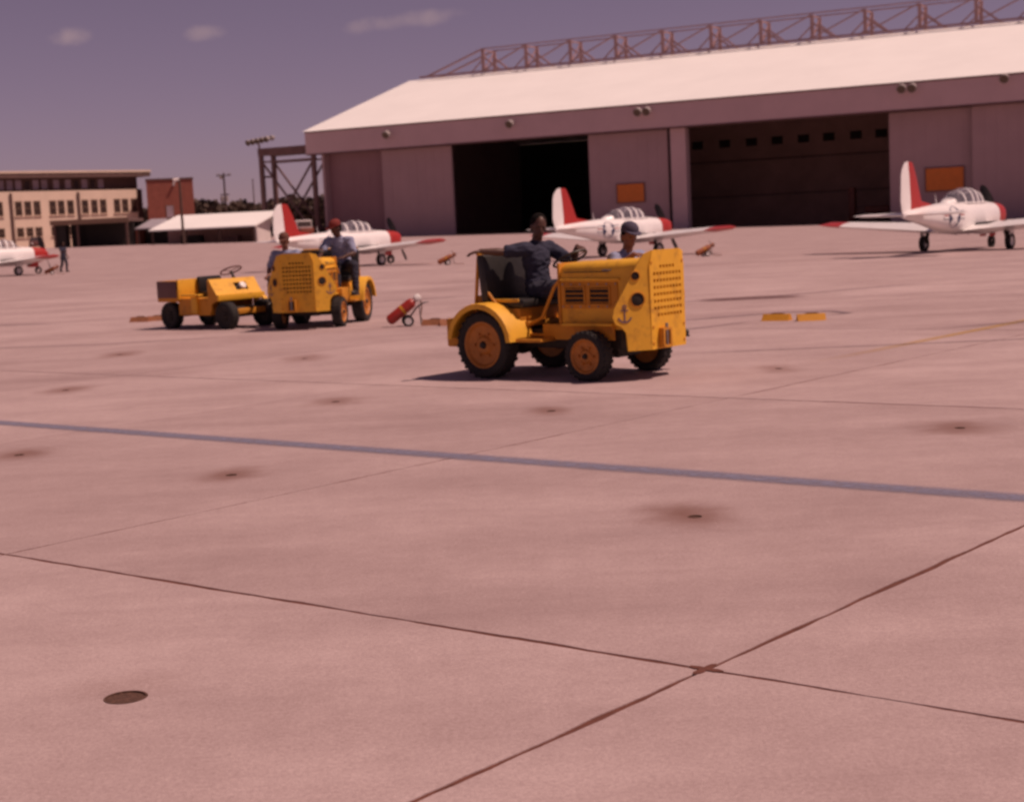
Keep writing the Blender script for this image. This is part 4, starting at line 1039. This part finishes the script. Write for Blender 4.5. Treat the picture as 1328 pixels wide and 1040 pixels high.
def human(J, loc, rz, label, group, skin, shirt, trousers, cap=None, look=(1, 0, 0)):
    """J: joints in local metres, x forward, y left, z up"""
    o = empty("person", loc, rz, label, "person", group)
    V_ = {k: Vector(v) for k, v in J.items()}
    hip, chest, neck, head = V_['hip'], V_['chest'], V_['neck'], V_['head']
    f = Vector(look).normalized(); up = (head - neck).normalized(); f = (f - up * f.dot(up)).normalized(); lf = up.cross(f)
    Rh = Matrix((f, lf, up)).transposed()
    sp = (chest - hip).normalized(); sl = (V_['sl'] - V_['sr']).normalized(); sf = sl.cross(sp).normalized(); sl2 = sp.cross(sf)
    Rt = Matrix((sf, sl2, sp)).transposed()
    b = MB()
    # trunk
    b.ell(hip + sp * .03, (.105, .155, .12), Rt); b.ell(lerp(hip, chest, .5), (.10, .135, .17), Rt); b.ell(chest, (.11, .165, .17), Rt)
    b.ell(chest + sp * .10, (.085, .17, .09), Rt)
    chain(b, [chest + sp * .12, neck, head - up * .04], [.075, .056, .055])
    # head with face
    hc = head
    b.ell(hc + up * .025, (.098, .076, .108), Rh); b.ell(hc + f * .022 - up * .055, (.072, .058, .062), Rh); b.ell(hc + f * .06 - up * .098, (.026, .028, .022), Rh)
    b.ell(hc + f * .090 - up * .020, (.022, .013, .030), Rh); b.ell(hc + f * .102 - up * .034, (.018, .016, .013), Rh)
    b.ell(hc + f * .082 + up * .024, (.018, .05, .012), Rh); b.ell(hc + f * .084 - up * .066, (.014, .026, .009), Rh)
    for s in (1, -1):
        b.ell(hc + lf * s * .078 - up * .012 - f * .008, (.022, .012, .034), Rh)
        sh, el, wr = (V_['sl'], V_['el'], V_['wl']) if s > 0 else (V_['sr'], V_['er'], V_['wr'])
        chain(b, [chest + sp * .10 + sl * s * .10, sh, lerp(sh, el, .5), el, lerp(el, wr, .3), wr], [.07, .062, .050, .041, .043, .028])
        hd = Vector(J['hl' if s > 0 else 'hr']).normalized(); nrm = hd.cross(Vector((0, 0, 1)) if abs(hd.z) < .9 else Vector((1, 0, 0))).normalized(); pn = nrm.cross(hd)
        pc = wr + hd * .055
        b.ell(wr + hd * .05, (.05, .042, .017), Matrix((hd, nrm, pn)).transposed())
        for k, (off, ln) in enumerate(((-.031, .064), (-.011, .078), (.010, .074), (.030, .056))):
            p0 = wr + hd * .085 + nrm * off; p1 = p0 + hd * ln * .5 + nrm * off * .12 - pn * .006; p2 = p1 + hd * ln * .40 - pn * .026
            chain(b, [p0 - hd * .03, p0, p1, p2], [.0105, .0105, .0095, .0085])
        p0 = wr + hd * .03 - nrm * .032 * s; p1 = p0 + hd * .035 - nrm * .022 * s - pn * .008; p2 = p1 + hd * .03 - nrm * .004 * s - pn * .012
        chain(b, [p0, p1, p2], [.014, .012, .010])
        th, kn, an_ = (V_['tl'], V_['kl'], V_['al']) if s > 0 else (V_['tr'], V_['kr'], V_['ar'])
        chain(b, [th, lerp(th, kn, .45), kn, lerp(kn, an_, .35), an_], [.092, .078, .058, .054, .038])
        b.ell(an_ + Vector((.07, 0, -.05)), (.12, .042, .035))
    body = fuse(b, "body", skin, o, .008)
    e = MB()
    for s in (1, -1): e.ell(hc + f * .088 + lf * s * .032 + up * .006, (.008, .013, .007), Rh, 10, 6)
    e.build("eyes", M['eye'], body)
    # clothes
    b = MB()
    b.ell(hip + sp * .06, (.122, .170, .12), Rt); b.ell(lerp(hip, chest, .5), (.118, .155, .18), Rt); b.ell(chest, (.128, .182, .18), Rt); b.ell(chest + sp * .10, (.102, .19, .095), Rt)
    chain(b, [chest + sp * .13, lerp(chest + sp * .13, neck, .55)], [.085, .068])
    for s in (1, -1):
        sh, el = (V_['sl'], V_['el']) if s > 0 else (V_['sr'], V_['er'])
        chain(b, [chest + sp * .10 + sl * s * .10, sh, lerp(sh, el, .4), lerp(sh, el, .78)], [.085, .078, .070, .066])
    crease(fuse(b, "shirt", shirt, o, .012), .010, len(label))
    b = MB()
    b.ell(hip, (.128, .172, .115), Rt)
    for s in (1, -1):
        th, kn, an_ = (V_['tl'], V_['kl'], V_['al']) if s > 0 else (V_['tr'], V_['kr'], V_['ar'])
        chain(b, [lerp(hip, th, .4), th, lerp(th, kn, .45), kn, lerp(kn, an_, .4), lerp(kn, an_, .93)], [.11, .105, .092, .075, .070, .062])
        ft = Vector(J.get('toe', (1, 0, 0))).normalized()
        bb = MB(); Rf = Matrix.Rotation(math.atan2(ft.y, ft.x), 3, 'Z')
        bb.ell(an_ + ft * .065 - Vector((0, 0, .045)), (.15, .052, .048), Rf); bb.box(an_ + ft * .06 - Vector((0, 0, .083)), (.27, .085, .022), Rf, bev=.008)
        bb.cyl(an_ - Vector((0, 0, .05)), an_ + Vector((0, 0, .06)), .056, .054, 12)
        bb.build("boot", M['boot'], o)
    crease(fuse(b, "trousers", trousers, o, .012), .009, len(label) + 3)
    hr = MB(); hr.ell(hc + up * .048 - f * .018, (.098, .086, .098), Rh); hr.ell(hc - f * .052 + up * .0, (.058, .076, .09), Rh)
    hr.build("hair", M['hair'], o)
    if cap:
        c = MB(); T0 = Matrix.Translation(hc + up * .062 - f * .006) @ Rh.to_4x4()
        c.lathe([(.101, -.012), (.104, .02), (.096, .055), (.07, .085), (.03, .10), (0, .103)], T0 @ Matrix.Diagonal((1.06, .90, 1, 1)), 20)
        pts = [T0 @ Vector((.07 + .12 * math.sin(math.pi * k / 10), .085 * math.cos(math.pi * k / 10), .0 - .02 * math.sin(math.pi * k / 10))) for k in range(11)]
        c.prism(pts, up * .008)
        c.build("cap", cap, o)
    return o
SEAT = dict(hip=(0, 0, .10), chest=(-.02, 0, .40), neck=(0, 0, .60), head=(.03, 0, .745), sl=(-.01, .20, .52), sr=(-.01, -.20, .52),
            tl=(.05, .10, .08), tr=(.05, -.10, .08), kl=(.44, .14, .10), kr=(.44, -.14, .10), al=(.45, .15, -.27), ar=(.45, -.15, -.27))
def on_tractor(T_, p): return T_.matrix_basis @ Vector(p)
G_P = "men riding on the tow tractors"
J = dict(SEAT, el=(.26, .27, .36), wl=(.44, .12, .52), hl=(.6, -.4, -.1), er=(-.14, -.40, .50), wr=(-.29, -.58, .52), hr=(-.55, -.8, -.10))
human(J, on_tractor(TR1, (-1.03, .02, .80)), R(-40), "bareheaded driver of the nearest tractor, one arm stretched along the seat back", G_P, M['skin_dark'], M['chambray'], M['denim'], None, (.85, -.55, 0))
J = dict(SEAT, el=(.10, .30, .30), wl=(.34, .20, .24), hl=(1, -.2, -.2), er=(.10, -.30, .42), wr=(.28, -.22, .565), hr=(.9, .2, -.05), al=(.46, .15, -.22), ar=(.46, -.05, -.22))
human(J, on_tractor(TR1, (-.32, .66, .65)), R(-46), "man in navy cap sitting on the far side of the nearest tractor's hood", G_P, M['skin'], M['chambray_light'], M['denim'], M['cap_blue'], (1, -.35, 0))
J = dict(SEAT, el=(.20, .26, .34), wl=(.42, .22, .42), hl=(1, -.1, 0), er=(.02, -.31, .28), wr=(.22, -.26, .16), hr=(1, .1, -.2))
human(J, on_tractor(TR2, (-.90, -.66, .72)), R(-100), "man in brown cap riding low on the second tractor's left side", G_P, M['skin'], M['chambray_light'], M['denim'], M['cap_brown'], (1, .15, 0))
J = dict(SEAT, chest=(.05, 0, .39), neck=(.12, 0, .58), head=(.17, -.02, .72), sl=(.10, .20, .50), sr=(.10, -.20, .50), el=(.20, .30, .28), wl=(.36, .16, .22), hl=(1, -.4, 0), er=(.34, -.24, .34), wr=(.58, -.16, .28), hr=(1, 0, -.1),
         tl=(.04, .11, .07), kl=(.34, .34, .08), al=(.40, .37, -.34), kr=(.40, .02, .10), ar=(.42, .05, -.30))
human(J, on_tractor(TR2, (-.98, .33, .93)), R(-104), "driver in red cap leaning over the second tractor's hood, knee out", G_P, M['skin_dark'], M['chambray_light'], M['denim'], M['cap_red'], (.8, -.6, 0))
J = dict(hip=(0, 0, .94), chest=(.01, 0, 1.24), neck=(.03, 0, 1.45), head=(.05, 0, 1.60), sl=(.0, .19, 1.38), sr=(.0, -.19, 1.38), el=(-.05, .25, 1.10), wl=(.12, .24, .88), hl=(.3, 0, -1), er=(.16, -.24, 1.14), wr=(.38, -.2, 1.18), hr=(1, 0, .1),
         tl=(0, .09, .88), tr=(0, -.09, .88), kl=(.14, .10, .48), kr=(-.02, -.10, .47), al=(.10, .10, .09), ar=(-.20, -.10, .12))
human(J, (-25.5, 88.5, 0), R(-30), "lone man in blue shirt walking on the far apron by the left trainer", "", M['skin_dark'], M['chambray'], M['denim'], None)

# ------------------------------------------------------------------ fire bottles, chocks
def fire_bottle(body, rise=.58):
    t = empty("wheeled_extinguisher", label="x", cat="fire extinguisher", group="wheeled fire extinguishers on the apron")
    a, d = Vector((-.40, 0, .15)), Vector((.80, 0, rise)).normalized()
    T0 = Matrix.Translation(a) @ d.to_track_quat('Z', 'Y').to_matrix().to_4x4()
    MB().lathe([(0, -.06), (.07, -.045), (.12, .0), (.125, .06), (.125, .62), (.11, .68), (.06, .73), (.04, .76), (0, .76)], T0, 20).build("cylinder", body, t)
    MB().lathe([(.127, .36), (.128, .36), (.128, .42), (.127, .42)], T0, 20).build("label_band", M['chock'], t)
    MB().lathe([(0, .74), (.055, .745), (.09, .79), (.095, .86), (.07, .91), (0, .92)], T0, 16).build("discharge_horn", M['whiteplastic'] if body is M['ext_red'] else body, t)
    for s in (-1, 1):
        mb = MB(); tyre_mesh(mb, (.02, s * .21, .125), .125, .05); w = mb.build("wheel", M['rubber'], t)
        MB().lathe([(.08, -.02), (.08, .028), (.03, .02), (0, .03)], Matrix.Translation((.02, s * .21, .125)) @ Matrix.Rotation(R(-90 * s), 4, 'X'), 14).build("hub_cap", M['whiteplastic'], w)
    MB().cyl((.02, -.2, .125), (.02, .2, .125), .015, n=8).build("axle", M['steel'], t)
    MB().tube([(.02, -.12, .14), (.24, -.12, .42), (.40, -.12, .52), (.52, 0, .54), (.40, .12, .52), (.24, .12, .42), (.02, .12, .14)], .014, 8).build("handle", M['steel'], t)
    MB().tube([(.22, .05, .66), (.36, .14, .60), (.38, .18, .40), (.34, .16, .2), (.40, .10, .04), (.62, .05, .02), (.85, .08, .02)], .016, 8).build("hose", M['rope'], t)
    MB().tube([(.30, -.03, .50), (.33, -.03, .02)], .014, 8).build("prop_stand", M['steel'], t)
    return t
F1 = fire_bottle(M['ext_red'])
F2 = fire_bottle(M['ext_brown'], .34)
F1.scale = (.70, .70, .70); F2.scale = (.85, .85, .85)
place(F1, (-1.66, 25.0, 0), R(8), "red wheeled extinguisher with white horn between the two tractors")
place(F2, (-2.40, 63, 0), R(12), "small rusty extinguisher cart on the far apron left of the nearest driver")
place(copy_tree(F2), (7.5, 57.3, 0), R(20), "rusty extinguisher cart out beyond the wing of the middle trainer")
place(copy_tree(F2), (-24.6, 83, 0), R(20), "rusty extinguisher cart beside the trainer at the left edge")

def chock(m):
    t = empty("wheel_chock", label="x", cat="wheel chock", group="wheel chocks left on the apron")
    MB().prism([(-.11, -.2, 0), (.11, -.2, 0), (.03, -.2, .095), (-.03, -.2, .095)], (0, .40, 0)).build("block", m, t)
    MB().tube([(0, -.12, .09), (.01, -.07, .105), (.01, .05, .105), (0, .1, .09)], .010, 6).build("rope_handle", M['rope'], t)
    return t
C1, C2 = chock(M['chock']), chock(M['chock_old'])
place(C1, (3.92, 22.2, 0), R(60), "yellow chock lying end-on, shorter looking one of the pair beyond the tractor")
place(copy_tree(C1), (4.36, 21.9, 0), R(-4) + R(90), "yellow chock lying broadside, longer looking one of the pair beyond the tractor")
place(C2, (-7.30, 30.3, 0), R(70), "weathered brown chock farthest out behind the low tug")
place(copy_tree(C2), (-6.98, 30.4, 0), R(95), "weathered brown chock close behind the low tug's rear hitch")
place(copy_tree(C2), (-1.20, 24.9, 0), R(70), "weathered chock just beside the red extinguisher")
place(copy_tree(C2), (-.92, 24.7, 0), R(100), "weathered chock between the red extinguisher and the nearest tractor")
rp = MB(); rp.tube([(-.85, 24.6, .02), (-.55, 24.3, .015), (-.2, 24.35, .015), (.2, 24.1, .015)], .018, 6)
tag(rp.build("chock_rope", M['rope']), "brown rope on the ground running behind the nearest tractor", "rope")

# ------------------------------------------------------------------ vehicles far off by the buildings
def parked_car(loc, rz, label, m):
    t = empty("parked_car", loc, rz, label, "car")
    def ring(x, z0, z1, w): return [(x, -w, z0), (x, -w * 1.02, z0 + (z1 - z0) * .5), (x, -w * .93, z1), (x, w * .93, z1), (x, w * 1.02, z0 + (z1 - z0) * .5), (x, w, z0)]
    MB().loft([ring(-2.3, .45, .75, .75), ring(-2.2, .3, .95, .86), ring(-1.0, .28, 1.0, .9), ring(.9, .28, .98, .9), ring(2.1, .3, .85, .85), ring(2.3, .42, .7, .74)]).build("body", m, t)
    MB().loft([ring(-1.6, .98, 1.02, .8), ring(-1.0, .98, 1.42, .68), ring(.2, .98, 1.45, .68), ring(1.0, .97, 1.02, .8)]).build("cabin", M['pane'], t)
    MB().box((-.4, 0, 1.455), (1.15, 1.2, .03), bev=.01).build("car_roof", m, t)
    for x in (-1.4, 1.4):
        for s in (-1, 1): MB().cyl((x, s * .72, .32), (x, s * .9, .32), .32, n=18).build("wheel", M['rubber'], t)
    for s in (-1, 1): MB().ell((2.28, s * .55, .68), (.05, .12, .09)).build("headlight", M['whiteplastic'], t)
    return t
for k, (x, y, a, lb) in enumerate([(-57.6, 189, -72, "dark red-brown car parked end-on before the cream block, left of the dark shed")]):
    parked_car((x, y, gz(x, y)), R(a), lb, M['carpaint'])
def service_truck(loc, rz):
    t = empty("service_truck", loc, rz, "dull red service truck with white cab by the hangar's left flank", "truck")
    MB().box((-.6, 0, .62), (5.6, .9, .25), bev=.04).build("chassis", M['grease'], t)
    MB().box((-1.6, 0, 1.35), (3.4, 2.1, 1.2), bev=.12).build("tank_body", M['truckred'], t)
    MB().box((1.0, 0, 1.55), (1.4, 2.0, 1.7), bev=.15).build("cab", M['whitewall'], t)
    MB().box((2.1, 0, 1.1), (.9, 1.7, .8), bev=.12).build("engine_cover", M['truckred'], t)
    MB().box((1.705, 0, 1.95), (.02, 1.7, .6)).build("windscreen", M['pane'], t)
    MB().box((1.0, -1.005, 1.95), (.9, .02, .55)).build("side_window", M['pane'], t)
    for x in (1.9, -1.2, -2.4):
        for s in (-1, 1): MB().cyl((x, s * .75, .45), (x, s * 1.0, .45), .45, n=18).build("wheel", M['rubber'], t)
    return t
service_truck((-24.0, 180, gz(-24, 180)), R(-60))
